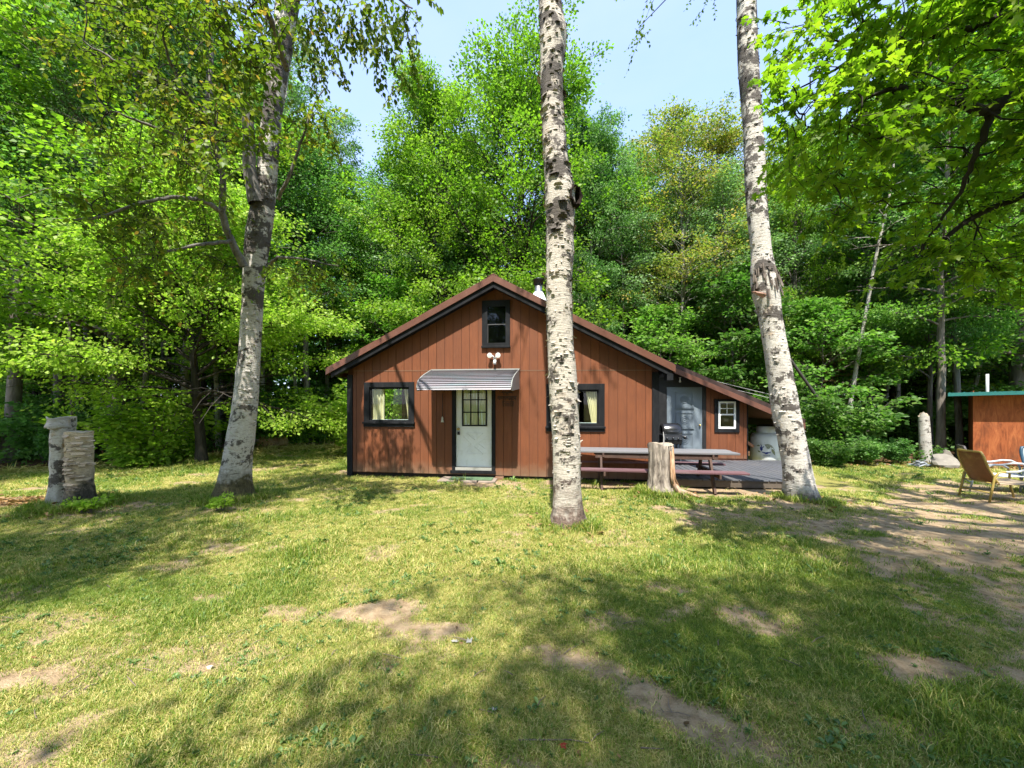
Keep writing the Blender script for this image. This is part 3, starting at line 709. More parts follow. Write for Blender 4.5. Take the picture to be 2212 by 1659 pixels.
for s in (0, 1):
    pr = prof + [(-1.02, 2.05), (-0.02, 2.135)]
    top = [(aw_x(y)[s] + (0.006 if s else -0.006), y, z + 0.012) for y, z in pr[:-2]] + [(aw_x(y)[s] + (0.006 if s else -0.006), y, z) for y, z in pr[-2:]]
    k = len(top); off = 0.008 if s else -0.008
    V = top + [(x+off, y, z) for x, y, z in top]
    F = [tuple(range(k)) if not s else tuple(range(k))[::-1], tuple(range(2*k-1, k-1, -1)) if not s else tuple(range(k, 2*k))] + [(i, (i+1) % k, (i+1) % k + k, i+k) for i in range(k)]
    MB().add(V, F).build('side_panel', M_AWN2, aw)
    e = MB().tube([(aw_x(y)[s] + (0.012 if s else -0.012), y, z+0.02) for y, z in prof], 0.012, 6); e.build('edge_trim', M_AWN2, aw)
MB().box(2.12, 4.27, -0.03, -0.0125, 2.59, 2.615).build('flashing', M_AWN2, aw)

# twin floodlight under the gable window
fl = empty('floodlight'); fl.parent = CAB
MB().box(3.645, 3.715, -0.05, -0.012, 2.76, 2.87).build('junction_box', M_VINYL, fl, bevel=0.008)
MB().lathe([(0.0, 2.715), (0.036, 2.72), (0.036, 2.775), (0.03, 2.80)], (3.68, -0.075, 0), 14).build('sensor', M_VINYL, fl)
for s in (-1, 1):
    c0 = Vector((3.672 + s*0.098, -0.13, 2.915))
    hb = MB().tube([(3.68 + s*0.01, -0.05, 2.86), (3.68 + s*0.05, -0.08, 2.915), (3.675 + s*0.085, -0.07, 2.92)], 0.018, 8)
    hb.lathe([(0.0, 0.07), (0.025, 0.07), (0.03, 0.03), (0.058, -0.01), (0.060, -0.02), (0.052, -0.02)], tuple(c0), 18, axis='y')
    hd = hb.build('lamp_head', M_VINYL, fl)
    MB().lathe([(0.0, -0.018), (0.03, -0.016), (0.052, -0.011)], tuple(c0), 18, axis='y').build('lens', m_plain('lamp_lens', (0.55, 0.58, 0.5), 0.15, 0.1), hd)
# small bell hanging on the wall, and a worn dark plaque with cut-out script
bl = MB().tube([(2.41, -0.02, 2.04), (2.41, -0.03, 1.7), (2.41, -0.035, 1.48)], 0.006, 6)
bell = bl.build('pull_cord', M_DKMETAL, CAB)
MB().lathe([(0.012, 1.475), (0.018, 1.455), (0.022, 1.40), (0.036, 1.355), (0.038, 1.345), (0.0, 1.36)], (2.41, -0.045, 0), 14).build('bell', m_plain('bell_white', (0.6, 0.58, 0.5), 0.4), bell)
sg = MB(); rs2 = random.Random(9)
sg.bar((3.76, -0.02, 1.955), (4.20, -0.02, 1.955), 0.012, 0.010); sg.bar((3.83, -0.02, 2.055), (4.12, -0.02, 2.045), 0.012, 0.010)
for i in range(15):
    x = 3.745 + i*0.030; h = rs2.choice((0.045, 0.06, 0.085)); sg.bar((x, -0.02, 1.955), (x + 0.008, -0.02, 1.955 - h), 0.010, 0.010)
    if i % 2: sg.bar((x, -0.02, 1.955 - h*0.6), (x + 0.030, -0.02, 1.955 - h*0.8), 0.009, 0.010)
for i in range(8):
    x = 3.86 + i*0.030; sg.bar((x, -0.02, 2.045), (x + 0.012, -0.02, 2.045 + rs2.choice((0.04, -0.05))), 0.010, 0.010)
sg.bar((3.90, -0.02, 1.955), (3.90, -0.02, 1.83), 0.006, 0.006).bar((4.08, -0.02, 1.955), (4.08, -0.02, 1.83), 0.006, 0.006)
sg.bar((3.85, -0.02, 1.83), (4.13, -0.02, 1.83), 0.012, 0.010).bar((3.87, -0.02, 1.735), (4.11, -0.02, 1.735), 0.012, 0.010).bar((3.87, -0.02, 1.83), (3.87, -0.02, 1.735), 0.01, 0.01).bar((4.11, -0.02, 1.83), (4.11, -0.02, 1.735), 0.01, 0.01)
for i in range(6): sg.bar((3.90 + i*0.033, -0.02, 1.765), (3.915 + i*0.033, -0.02, 1.80), 0.010, 0.010)
sg.build('plaque', M_DKMETAL, CAB)

# chimney pipe
ch = MB().lathe([(0.115, 4.0), (0.115, 5.36), (0.10, 5.36)], (4.6, 2.5, 0), 20).build('chimney', M_STEEL, CAB)
MB().lathe([(0.26, 4.80), (0.20, 4.98), (0.135, 5.12), (0.118, 5.13)], (4.6, 2.5, 0), 20).build('flashing', M_WHITE, ch)
MB().lathe([(0.118, 5.355), (0.15, 5.36), (0.15, 5.49), (0.165, 5.49), (0.175, 5.505), (0.05, 5.56), (0.0, 5.565)], (4.6, 2.5, 0), 20).build('chimney_cap', m_plain('cap_dark', (0.06, 0.075, 0.07), 0.4, metal=0.7), ch)

# lean-to beside the porch
def rz_lean(x): return 2.905 - 0.4546 * (x - 8.493)
slope(7.45, 11.85, 0.0, 0.06, 2.27, 6.2, rz_lean).build('lean_roof', M_ROOF, CAB)
slope(7.45, 11.85, -0.004, 0.125, 2.25, 2.268, rz_lean).build('roof_edge', M_RDARK, CAB)
slope(7.45, 11.83, 0.122, 0.272, 2.222, 2.248, rz_lean).build('fascia', M_RAKE, CAB, bevel=0.003)
MB().box(11.83, 11.85, 2.25, 6.2, rz_lean(11.85)-0.27, rz_lean(11.85)-0.03).build('eave_board', M_RAKE, CAB)
DW = 2.6; zt = lambda x: rz_lean(x) - 0.075
M_BLK = m_plain('black_wall_paint', (0.014, 0.014, 0.015), 0.6, 0.3)
bw = MB().prism([(7.43, 0.1), (8.315, 0.1), (8.315, zt(8.315)), (7.46, zt(7.46)), (7.43, zt(7.46))], DW, DW+0.08)
bw.prism([(8.315, 2.29), (9.30, 2.29), (9.30, zt(9.30)), (8.315, zt(8.315))], DW, DW+0.08)
bw.prism([(9.30, 0.1), (9.395, 0.1), (9.395, zt(9.395)), (9.30, zt(9.30))], DW-0.015, DW+0.08)
bw.build('porch_wall', M_BLK, CAB)
MB().prism([(9.397, 0.1), (10.52, 0.1), (10.52, zt(10.52)), (9.397, zt(9.397))], DW+0.004, DW+0.08).build('porch_wall', M_SHEATH, CAB)
e2 = [9.398, 9.525, 9.747, 9.969, 10.191, 10.413, 10.505]
for x0, x1 in zip(e2, e2[1:]):
    MB().prism([(x0+GAP, 0.24), (x1-GAP, 0.24), (x1-GAP, zt(x1)), (x0+GAP, zt(x0))], DW-0.012, DW+0.002).build('siding_board', M_SIDE, CAB)
MB().box(10.507, 10.53, DW-0.02, DW+0.06, 0.18, zt(10.53)).build('corner_board', M_TRIM, CAB)
MB().box(10.44, 10.52, DW+0.08, 6.1, 0.1, zt(10.55)).build('side_wall', M_SHEATH, CAB)
gd = MB().box(8.318, 9.297, DW+0.0, DW+0.045, 0.215, 2.285).build('grey_door', M_GREY, CAB, bevel=0.004)
for z0, z1 in ((1.72, 2.14), (1.135, 1.545), (0.555, 0.955)):
    pn = MB(); y = DW - 0.006; x0, x1 = 8.585, 9.035
    for (a, b) in (((x0, z0), (x1, z0)), ((x1, z0), (x1, z1)), ((x1, z1), (x0, z1)), ((x0, z1), (x0, z0))): pn.bar((a[0], y, a[1]), (b[0], y, b[1]), 0.03, 0.022, (0, -1, 0))
    pn.box(x0-0.03, x1+0.03, DW-0.035, DW-0.004, z0-0.05, z0-0.02)
    cxp, czp = (x0+x1)/2, (z0+z1)/2
    for r, dd in ((0.105, 0.008), (0.06, 0.010)):
        P = [(cxp + r*math.cos(2*math.pi*k/24), y, czp + r*math.sin(2*math.pi*k/24)) for k in range(25)]; pn.tube(P, dd, 6)
    pn.lathe([(0.0, -0.012), (0.018, -0.01), (0.024, 0.004)], (cxp, DW-0.004, czp), 14, axis='y')
    pn.build('door_panel', M_GREY, gd)
MB().lathe([(0.0, -0.06), (0.024, -0.055), (0.03, -0.04), (0.022, -0.025), (0.012, -0.018), (0.012, -0.004), (0.03, -0.004), (0.03, 0.002)], (9.225, DW, 1.185), 16, axis='y').build('handle', M_BRASS, gd)
# little white sash window in the lean-to
w2 = MB().ring(9.62, 10.295, 0.985, 1.935, 9.716, 10.189, 1.088, 1.868, DW-0.045, DW-0.013).build('window', M_TRIM, CAB, bevel=0.003)
f2 = MB(); X0, X1 = 9.72, 10.187
f2.box(X0, X0+0.05, DW-0.06, DW-0.02, 1.092, 1.866).box(X1-0.05, X1, DW-0.06, DW-0.02, 1.092, 1.866).box(X0+0.05, X1-0.05, DW-0.06, DW-0.02, 1.82, 1.866).box(X0+0.05, X1-0.05, DW-0.06, DW-0.02, 1.092, 1.15).box(X0+0.05, X1-0.05, DW-0.055, DW-0.022, 1.475, 1.515)
f2.box(9.945, 9.962, DW-0.05, DW-0.03, 1.516, 1.82).box(X0+0.05, 9.944, DW-0.05, DW-0.03, 1.66, 1.677).box(9.963, X1-0.05, DW-0.05, DW-0.03, 1.66, 1.677)
f2.build('sash', M_VINYL, w2)
MB().box(X0+0.04, X1-0.04, DW-0.036, DW-0.033, 1.14, 1.83).build('pane', M_GLASSD, w2)
MB().box(X0, X1, DW-0.022, DW-0.0125, 1.10, 1.86).build('dark_backing', m_plain('shed_dark', (0.006, 0.006, 0.006), 0.9), w2)  # black sheet in place of an opening, painted as the unlit room inside
MB().box(9.87, 10.0, DW-0.0275, DW-0.0245, 1.30, 1.385).build('paper_note', m_plain('note', (0.3, 0.3, 0.29), 0.8), w2)
lb = MB().lathe([(0.0, 2.40), (0.028, 2.415), (0.032, 2.445), (0.016, 2.485), (0.016, 2.53), (0.03, 2.535), (0.03, 2.555)], (8.62, 2.4, 0), 14).build('light_bulb', m_plain('bulb_glass', (0.5, 0.5, 0.48), 0.2), CAB)
MB().bar((8.62, 2.4, 2.55), (8.62, 2.4, rz_lean(8.62)-0.05), 0.02, 0.02).build('lamp_cord', M_DKMETAL, lb)

# ------------------------------------------------------------------ deck
DK = empty('deck', (-4.059, 9.744, 0), -TH); tag(DK, 'low grey plank deck in front of the porch beside the cabin', 'deck')
m, t, o = nodes_of('deck_plank')
v = coords(t, 'Object', (1, 0.07, 1)); n1 = noise(t, v, 22, 6, 0.65); inf = N(t, 'ShaderNodeObjectInfo'); n2 = noise(t, coords(t), 1.7, 5, 0.7)
c = ramp(t, n1, [(0.3, (0.062, 0.065, 0.073)), (0.7, (0.10, 0.104, 0.115))])
c = mixc(t, ramp(t, inf.outputs['Random'], [(0, (0, 0, 0)), (1, (0.45,)*3)]), c, (0.085, 0.085, 0.092))
c = mixc(t, ramp(t, n2, [(0.55, (0, 0, 0)), (0.75, (0.35,)*3)]), c, (0.20, 0.17, 0.13))
principled(t, o, c, 0.65, bump(t, n1, 0.3, 0.004), spec=0.35)
x = 7.45; DKX = []
while x < 11.45:
    y0 = -0.60 if x < 10.2 else -0.60 + (x + 0.07 - 10.2) / 1.35 * 3.2
    y1 = 2.575 if x + 0.138 < 10.53 else 2.72
    if y1 - y0 > 0.1: MB().box(x, x+0.131, y0, y1, 0.165, 0.193).build('deck_board', m, DK, bevel=0.003)
    x += 0.146
MB().box(7.46, 10.15, -0.575, -0.54, 0.03, 0.163).box(7.46, 10.3, 0.7, 0.74, 0.0, 0.163).box(7.46, 10.6, 2.4, 2.44, 0.0, 0.163).build('joist', m_plain('joist_wood', (0.10, 0.08, 0.06), 0.8), DK)
# ------------------------------------------------------------------ step and mat before the front door
ux = Vector((math.cos(TH), -math.sin(TH), 0)); un = Vector((math.sin(TH), math.cos(TH), 0)); A0 = Vector((-4.059, 9.744, 0))
def cab(tt, dd, z): return A0 + ux*tt + un*dd + Vector((0, 0, z))
M_STONE = m_plain('step_stone', (0.26, 0.21, 0.17), 0.9, 0.25, 9, bmp=0.6)
M_MAT = m_plain('green_mat', (0.10, 0.17, 0.09), 0.95, 0.3, 40, bmp=0.8)
st = empty('door_step', cab(3.1, -0.36, 0), -TH); tag(st, 'low stone slab step in front of the white door', 'step')
MB().box(-0.66, 0.25, -0.22, 0.30, -0.05, 0.052).build('slab', M_STONE, st, bevel=0.012)
MB().box(0.27, 0.66, -0.17, 0.30, -0.05, 0.046).build('slab', M_STONE, st, bevel=0.012)
mt = MB()
for k in range(22): mt.box(-0.52 + k*0.044, -0.52 + k*0.044 + 0.038, -0.17, 0.17, 0.0, 0.014)
mt.box(-0.53, 0.45, -0.165, 0.165, 0.001, 0.007)
mo = mt.build('doormat', M_MAT, None, cab(3.22, -0.33, 0.055)); mo.rotation_euler = (0, 0, -TH + 0.03); tag(mo, 'faded green doormat on the stone step by the white door', 'doormat')
bk = MB().box(-0.10, 0.10, -0.05, 0.05, 0, 0.075).build('paving_block', M_SIDE, None, cab(3.80, -0.10, 0.0), bevel=0.006); bk.rotation_euler = (0, 0, -TH); tag(bk, 'small brown block against the wall right of the door step', 'block')
# ------------------------------------------------------------------ things
M_TTOP = m_plain('weathered_plank', (0.15, 0.15, 0.158), 0.75, 0.18, 14, stretch=(0.1, 1, 1), dirt=(0.25, 0.22, 0.19), dirt_amt=0.5, bmp=0.4)
M_TLEG = m_plain('dark_brown_wood', (0.075, 0.042, 0.030), 0.75, 0.3, 10, dirt=(0.14, 0.10, 0.08), dirt_amt=0.5)
M_BENCH = m_plain('maroon_plank', (0.115, 0.055, 0.062), 0.6, 0.2, 12, stretch=(0.1, 1, 1), dirt=(0.28, 0.22, 0.22), dirt_amt=0.5)
tp = at(1426, 1060, 8.38)
PT = empty('picnic_table', (3.02, 8.36, g(3.02, 8.36) - 0.0), -R(9.5)); tag(PT, 'long picnic table with grey weathered top and maroon benches before the porch', 'picnic table')
HL = 1.56
for k in range(5):
    y = -0.36 + k*0.155; MB().box(-HL + 0.01*(k % 2), HL - 0.012*(k % 3), y, y+0.145, 0.742, 0.782).build('table_plank', M_TTOP, PT, bevel=0.005)
MB().box(-1.24, 1.16, -0.33, -0.295, 0.635, 0.738).box(-1.24, 1.16, 0.30, 0.335, 0.635, 0.738).build('apron', M_TLEG, PT, bevel=0.004)
for s, yb in ((-1, -0.62), (1, 0.62)):
    for q in (0, 1):
        MB().box(-HL+0.02, HL+0.02, yb - 0.135 + q*0.14, yb - 0.001 + q*0.14 - 0.008, 0.415, 0.452).build('bench_plank', M_BENCH, PT, bevel=0.004)
for xx in (-1.12, 1.02):
    for s in (-1, 1):
        MB().bar((xx, s*0.58, 0.0), (xx, s*0.24, 0.735), 0.045, 0.10, (0, 1, 0)).build('leg', M_TLEG, PT, bevel=0.004)
    MB().box(xx+0.026, xx+0.064, -0.76, 0.76, 0.325, 0.412).build('bench_support', M_TLEG, PT, bevel=0.004)
    MB().box(xx+0.026, xx+0.064, -0.36, 0.36, 0.655, 0.740).build('table_cleat', M_TLEG, PT, bevel=0.004)

# stump before the table ---------------------------------------------------
def rough_log(name, mat, prof, parent=None, k=40, seed=1, wob=0.05, ridge=0.03, nr=9, top=None, cut=None):
    """bark log about z: prof = [(z, radius, x shift, y shift)]"""
    q = np.random.default_rng(seed); n = len(prof); ph = q.uniform(0, 6.28, 8); V = []
    for i, (z, r, sx, sy) in enumerate(prof):
        for j in range(k):
            a = 2*math.pi*j/k
            rr = r*(1 + wob*math.sin(2*a+ph[0]+z) + wob*0.6*math.sin(3*a+ph[1]-2*z) + ridge*math.sin(nr*a + ph[2] + 1.5*math.sin(2.2*z+ph[3])) + ridge*0.7*float(q.normal()))
            zz = z + (cut(a) if cut and i == n-1 else 0)
            V.append((sx + rr*math.cos(a), sy + rr*math.sin(a), zz))
    F = [(i*k+j, i*k+(j+1) % k, (i+1)*k+(j+1) % k, (i+1)*k+j) for i in range(n-1) for j in range(k)]
    mb = MB().add(V, F, True)
    if top: 
        mb2 = MB(); kk = (n-1)*k; c0 = prof[-1]; ring = V[kk:]
        V2 = ring + [(c0[2] + (x-c0[2])*0.55, c0[3] + (y-c0[3])*0.55, z + 0.004) for x, y, z in ring] + [(c0[2], c0[3], sum(p[2] for p in ring)/k)]
        F2 = [(j, (j+1) % k, k+(j+1) % k, k+j) for j in range(k)] + [(k+j, k+(j+1) % k, 2*k) for j in range(k)]
        return mb.build(name, mat, parent), mb2.add(V2, F2).build('cut_top', top, parent)
    return mb.build(name, mat, parent)
M_STUMPB = m_bark('stump_bark', (0.035, 0.025, 0.02), (0.40, 0.34, 0.28), 15, (1, 1, 0.28), 1.0)
m, t, o = nodes_of('rotten_wood')
v = coords(t, 'Object', (1, 1, 0.25)); n1 = noise(t, v, 16, 7, 0.7); n2 = noise(t, coords(t), 4, 4)
c = ramp(t, n1, [(0.3, (0.10, 0.055, 0.03)), (0.5, (0.34, 0.20, 0.11)), (0.72, (0.50, 0.38, 0.26))]); c = mixc(t, ramp(t, n2, [(0.5, (0, 0, 0)), (0.7, (0.5,)*3)]), c, (0.34, 0.31, 0.27))
principled(t, o, c, 0.9, bump(t, n1, 0.9, 0.015), spec=0.15); M_ROT = m
M_CUT = m_plain('cut_wood', (0.34, 0.28, 0.21), 0.9, 0.35, 18, dirt=(0.12, 0.09, 0.06), dirt_amt=0.7, bmp=0.7)
zs = g(2.82, 7.45)
SM = empty('tree_stump', (2.82, 7.45, zs)); tag(SM, 'grey split tree stump standing in front of the picnic table', 'stump')
prof = [(-0.1, 0.38, 0.02, 0), (0.0, 0.31, 0.018, 0), (0.05, 0.275, 0.014, 0), (0.11, 0.248, 0.008, 0), (0.19, 0.228, 0.003, 0), (0.28, 0.222, 0, 0), (0.42, 0.21, 0, 0), (0.56, 0.205, -0.003, 0), (0.70, 0.206, 0, 0), (0.82, 0.212, 0.002, 0), (0.90, 0.215, 0.004, 0), (0.935, 0.21, 0.004, 0)]
rough_log('bark', M_STUMPB, prof, SM, 64, 3, 0.05, 0.05, 11, M_CUT, lambda a: 0.02*math.sin(a*2+1) - 0.03*max(0, math.cos(a+0.5)))
rot = MB(); q = random.Random(5)
for k in range(15):       # torn wood hanging down its right front
    a = R(-62 + k*4.6 + q.uniform(-1.5, 1.5)); r0 = 0.212 + q.uniform(0.0, 0.012); zt_ = q.uniform(0.45, 0.9); zb_ = q.uniform(0.02, 0.22)
    ca, sa = math.cos(a), math.sin(a); fl_ = 0.10 if zb_ < 0.12 else 0.03
    rot.tube([(ca*(r0+fl_+0.02*q.random()), sa*(r0+fl_), zb_), (ca*(r0+0.02), sa*(r0+0.02), zb_*0.6+zt_*0.2+0.05), (ca*r0, sa*r0, zt_)], [0.022, 0.026, 0.012], 5)
rot.build('torn_wood', M_ROT, SM)
rt = MB()
for a0, ln in ((-22, 0.66), (-38, 0.50)):
    a = R(a0); rt.tube([(math.cos(a)*0.18, math.sin(a)*0.18, 0.22), (math.cos(a)*0.32, math.sin(a)*0.32, 0.06), (math.cos(a)*ln*0.8, math.sin(a)*ln*0.8, 0.012), (math.cos(a)*ln, math.sin(a)*ln, -0.03)], [0.06, 0.055, 0.035, 0.015], 7)
rt.build('root', M_ROT, SM)
sp_ = MB().tube([(-0.005, -0.17, 0.55), (-0.005, -0.19, 0.8), (-0.008, -0.16, 0.95), (-0.003, -0.15, 1.06), (-0.012, -0.15, 1.16)], [0.006, 0.010, 0.012, 0.010, 0.003], 6)
sp_.build('splinter', m_plain('grey_splinter', (0.34, 0.33, 0.32), 0.8), SM)

# birch stump with two stems on the left ----------------------------------
M_BSTUMP = m_birch('stump_birch_bark', 0, 0.5, (0.74, 0.57, 0.38), 0.50, 0.2, (0.06, 0.05, 0.04), -0.06)
M_BSTUMP2 = m_birch('old_birch_bark', 0, 0.0, (0.58, 0.56, 0.50), 0.6, 0.5)
zs = g(-6.85, 6.25)
BS = empty('birch_stump', (-6.85, 6.25, zs)); tag(BS, 'tall sawn birch stump with peeling bark on the left lawn', 'stump')
def pr(h, r0, r1, lean=0.0, n=16): return [(-0.15 + (h+0.15)*i/n, r0*1.35 + (r1-r0*1.35)*min(1, (i/n)*3.2) if i/n < 0.31 else r1 + (0.006*math.sin(i*1.7)), lean*i/n, 0) for i in range(n+1)]
rough_log('front_stem', M_BSTUMP, pr(1.15, 0.165, 0.16, -0.03), BS, 44, 11, 0.03, 0.018, 5, M_CUT, lambda a: 0.012*math.sin(3*a))
bsm = rough_log('rear_stem', M_BSTUMP2, [(z, r*0.9, sx - 0.42, 0.10) for z, r, sx, _ in pr(1.36, 0.175, 0.165, 0.03)], BS, 40, 12, 0.04, 0.03, 7, M_CUT, lambda a: 0.03*math.sin(a))
cp = MB(); V = []; q = random.Random(2)       # curl of loose bark capping the rear stem
for i in range(13):
    for j in range(9):
        a = R(205 + i*12); hh = 1.20 + j*0.022; rr = 0.172 + 0.008*math.sin(j*0.9) + (0.03*(1-j/8)**2 if i < 2 else 0) + q.uniform(-0.005, 0.005)
        V.append((-0.42 + 0.02 + rr*math.cos(a), 0.10 + rr*math.sin(a), hh + 0.015*math.sin(i*0.8)))
F = [(i*9+j, (i+1)*9+j, (i+1)*9+j+1, i*9+j+1) for i in range(12) for j in range(8)]
cb = cp.add(V, F, True).build('bark_curl', m_birch('pale_bark', 0, 0, (0.50, 0.49, 0.46), -0.4, 0.1), BS); cb.modifiers.new('thick', 'SOLIDIFY').thickness = 0.012
fl2 = MB(); q = random.Random(21)
for k in range(70):
    a = R(q.uniform(170, 370)); z = q.uniform(0.25, 1.12); r = 0.167; w_ = q.uniform(0.03, 0.09); h_ = q.uniform(0.012, 0.04)
    p0 = Vector((r*math.cos(a), r*math.sin(a), z)); tx = Vector((-math.sin(a), math.cos(a), 0)); nn = Vector((math.cos(a), math.sin(a), 0))
    fl2.add([p0-tx*w_, p0+tx*w_, p0+tx*w_*0.9 + nn*0.035 - Vector((0, 0, h_)), p0-tx*w_*0.8 + nn*0.022 - Vector((0, 0, h_))], [(0, 1, 2, 3)], True)
tag(fl2.build('peeling_bark', M_BSTUMP, BS), kind='stuff')

# gas grill on the deck ----------------------------------------------------
M_GRILL = m_plain('grill_black', (0.012, 0.012, 0.013), 0.25, 0.2, spec=0.6); M_GRILL2 = m_plain('grill_grey', (0.045, 0.05, 0.06), 0.4, 0.2)
gp = cab(8.14, 1.6, 0.193)
GR = empty('gas_grill', gp, -TH); tag(GR, 'small black gas grill standing on the deck by the grey door', 'grill')
lid = [(-0.19, 0.80), (-0.19, 0.90), (-0.15, 1.0), (-0.06, 1.075), (0.06, 1.09), (0.17, 1.05), (0.21, 0.95), (0.21, 0.80)]
V = []; 
for x, s in ((-0.245, 0.80), (-0.235, 0.92), (-0.20, 1.0), (0.20, 1.0), (0.235, 0.92), (0.245, 0.80)):
    V += [(x, y*s, 0.80 + (z-0.80)*s) for y, z in lid]
k = len(lid); F = [(i*k+j, i*k+j+1, (i+1)*k+j+1, (i+1)*k+j) for i in range(5) for j in range(k-1)] + [tuple(range(k)), tuple(range(6*k-1, 5*k-1, -1))]
MB().add(V, F, True).build('lid', M_GRILL, GR)
hb = MB().tube([(-0.15, -0.175, 0.875), (-0.14, -0.235, 0.885), (0.14, -0.235, 0.885), (0.15, -0.175, 0.875)], 0.014, 8).build('handle', M_GRILL2, GR)
MB().box(-0.255, 0.245, -0.20, 0.215, 0.77, 0.798).build('rim', M_GRILL2, GR, bevel=0.006)
MB().prism([(-0.25, 0.545), (0.22, 0.545), (0.245, 0.768), (-0.255, 0.768)], -0.215, 0.20).build('firebox', M_GRILL, GR, bevel=0.01)
MB().box(-0.25, 0.22, -0.232, -0.217, 0.66, 0.745).build('control_panel', M_GRILL2, GR, bevel=0.004)
for x in (-0.15, 0.0, 0.13): MB().lathe([(0.0, -0.262), (0.024, -0.26), (0.026, -0.235)], (x, 0, 0.70), 12, axis='y').build('knob', M_GRILL, GR)
MB().box(0.247, 0.36, -0.16, 0.16, 0.735, 0.765).build('side_shelf', M_GRILL2, GR, bevel=0.006)
MB().lathe([(0.0, -0.19), (0.04, -0.188), (0.045, -0.15)], (0.32, 0, 0.72), 12, axis='y').build('side_burner_knob', M_GRILL, GR)
for x in (-0.22, 0.20):
    for y in (-0.17, 0.16): MB().box(x-0.022, x+0.022, y-0.022, y+0.022, 0.0, 0.544).build('leg', M_GRILL2 if x > 0 else M_GRILL, GR)
MB().box(-0.2, 0.18, -0.145, 0.14, 0.10, 0.125).build('bottom_shelf', M_GRILL, GR)

# propane tank ------------------------------------------------------------
M_TANK = m_plain('tank_paint', (0.76, 0.78, 0.77), 0.45, 0.06, 7, dirt=(0.40, 0.42, 0.36), dirt_amt=0.35)
pt_ = at(1657, 992, 11.7)
TK = empty('propane_tank', (pt_.x, 11.75, 0.0)); tag(TK, 'white propane tank with a blue deer emblem beyond the deck', 'propane tank')
MB().lathe([(0.0, 0.04), (0.36, 0.05), (0.41, 0.12), (0.415, 0.80), (0.40, 0.86), (0.36, 0.915), (0.28, 0.945), (0.0, 0.965)], k=40).build('tank_body', M_TANK, TK)
MB().lathe([(0.25, 0.93), (0.25, 1.14), (0.242, 1.14), (0.242, 0.95)], k=32).build('collar', M_TANK, TK)
MB().lathe([(0.0, 1.20), (0.14, 1.195), (0.22, 1.165), (0.255, 1.142), (0.24, 1.14), (0.0, 1.16)], k=28).build('collar_lid', M_DKMETAL, TK)
M_BLUE = m_plain('emblem_blue', (0.02, 0.035, 0.22), 0.5); M_OLIVE = m_plain('emblem_olive', (0.20, 0.22, 0.11), 0.5); M_LTGREY = m_plain('emblem_grey', (0.42, 0.45, 0.40), 0.5)
fx = math.atan2(-11.75, -pt_.x)              # the side that faces the lawn
def decal(name, polys, mat, r=0.4165):
    V = []; F = []
    for P in polys:
        k = len(V); V += [(r*math.cos(fx + x/0.415), r*math.sin(fx + x/0.415), z) for x, z in P]; F.append(tuple(range(k, k+len(P))))
    MB().add(V, F).build(name, mat, TK)
EX = lambda x: (x-520)/1270*100/1.0687*11.3/850; EZ = lambda y: 0.16 + (650-y)/1270*100/1.0687*11.3/850*1.02
def pp(*a): return [(EX(x), EZ(y)) for x, y in a]
decal('emblem', [pp((365,262),(430,268),(440,330),(415,380),(385,372),(370,330)), pp((395,262),(380,165),(412,215),(420,262)), pp((425,262),(470,240),(475,262),(440,285)),
                 pp((390,375),(420,425),(395,400)), pp((420,405),(520,410),(470,440),(425,425)), pp((470,440),(545,405),(640,405),(635,430),(590,430),(545,465),(505,465)), pp((610,380),(640,385),(625,400))], M_BLUE)
decal('emblem', [pp((265,240),(320,200),(365,215),(350,250),(300,245)), pp((300,365),(370,390),(385,425),(320,415)), pp((660,300),(720,340),(755,395),(760,495),(720,465),(690,420),(660,370)), pp((700,250),(755,360),(720,330))] +
      [pp((560, 320), (560 + 150*math.cos(R(a)), 320 - 150*math.sin(R(a))), (560 + 150*math.cos(R(a+9)), 320 - 150*math.sin(R(a+9)))) for a in range(20, 122, 13)], M_OLIVE)
def digits(txt, mat, h, cx, z, name='phone_number'):
    cu = bpy.data.curves.new(name, 'FONT'); cu.body = txt; cu.size = h*1.4; cu.align_x = 'CENTER'; tmp = bpy.data.objects.new('tmp', cu); COL.objects.link(tmp)
    dg = bpy.context.evaluated_depsgraph_get(); me = bpy.data.meshes.new_from_object(tmp.evaluated_get(dg)); bpy.data.objects.remove(tmp)
    for vv in me.vertices:
        x, y = vv.co.x + cx, vv.co.y + z; vv.co = (0.4168*math.cos(fx + x/0.415), 0.4168*math.sin(fx + x/0.415), y)
    me.materials.clear(); me.materials.append(mat); link(name, me, TK)
digits('542-8540', M_BLUE, 0.034, EX(535), EZ(520))

# board leaning behind the lean-to corner, between it and the tank
LBp = MB().bar((0, 0, 0.62), (0.30, 0.0, 0.40), 0.05, 0.075).build('leaning_rail', m_plain('rail_wood', (0.35, 0.15, 0.07), 0.6), None, cab(10.56, 2.95, 0.15)); tag(LBp, 'short orange brown sloping rail between the lean-to corner and the tank', 'rail')
pstm = MB().box(-0.03, 0.03, -0.03, 0.03, 0, 0.72).build('rail_post', m_plain('post_white', (0.55, 0.54, 0.5), 0.6), None, cab(10.60, 3.06, 0.0)); tag(pstm, 'thin white post behind the lean-to corner, left of the tank', 'post')

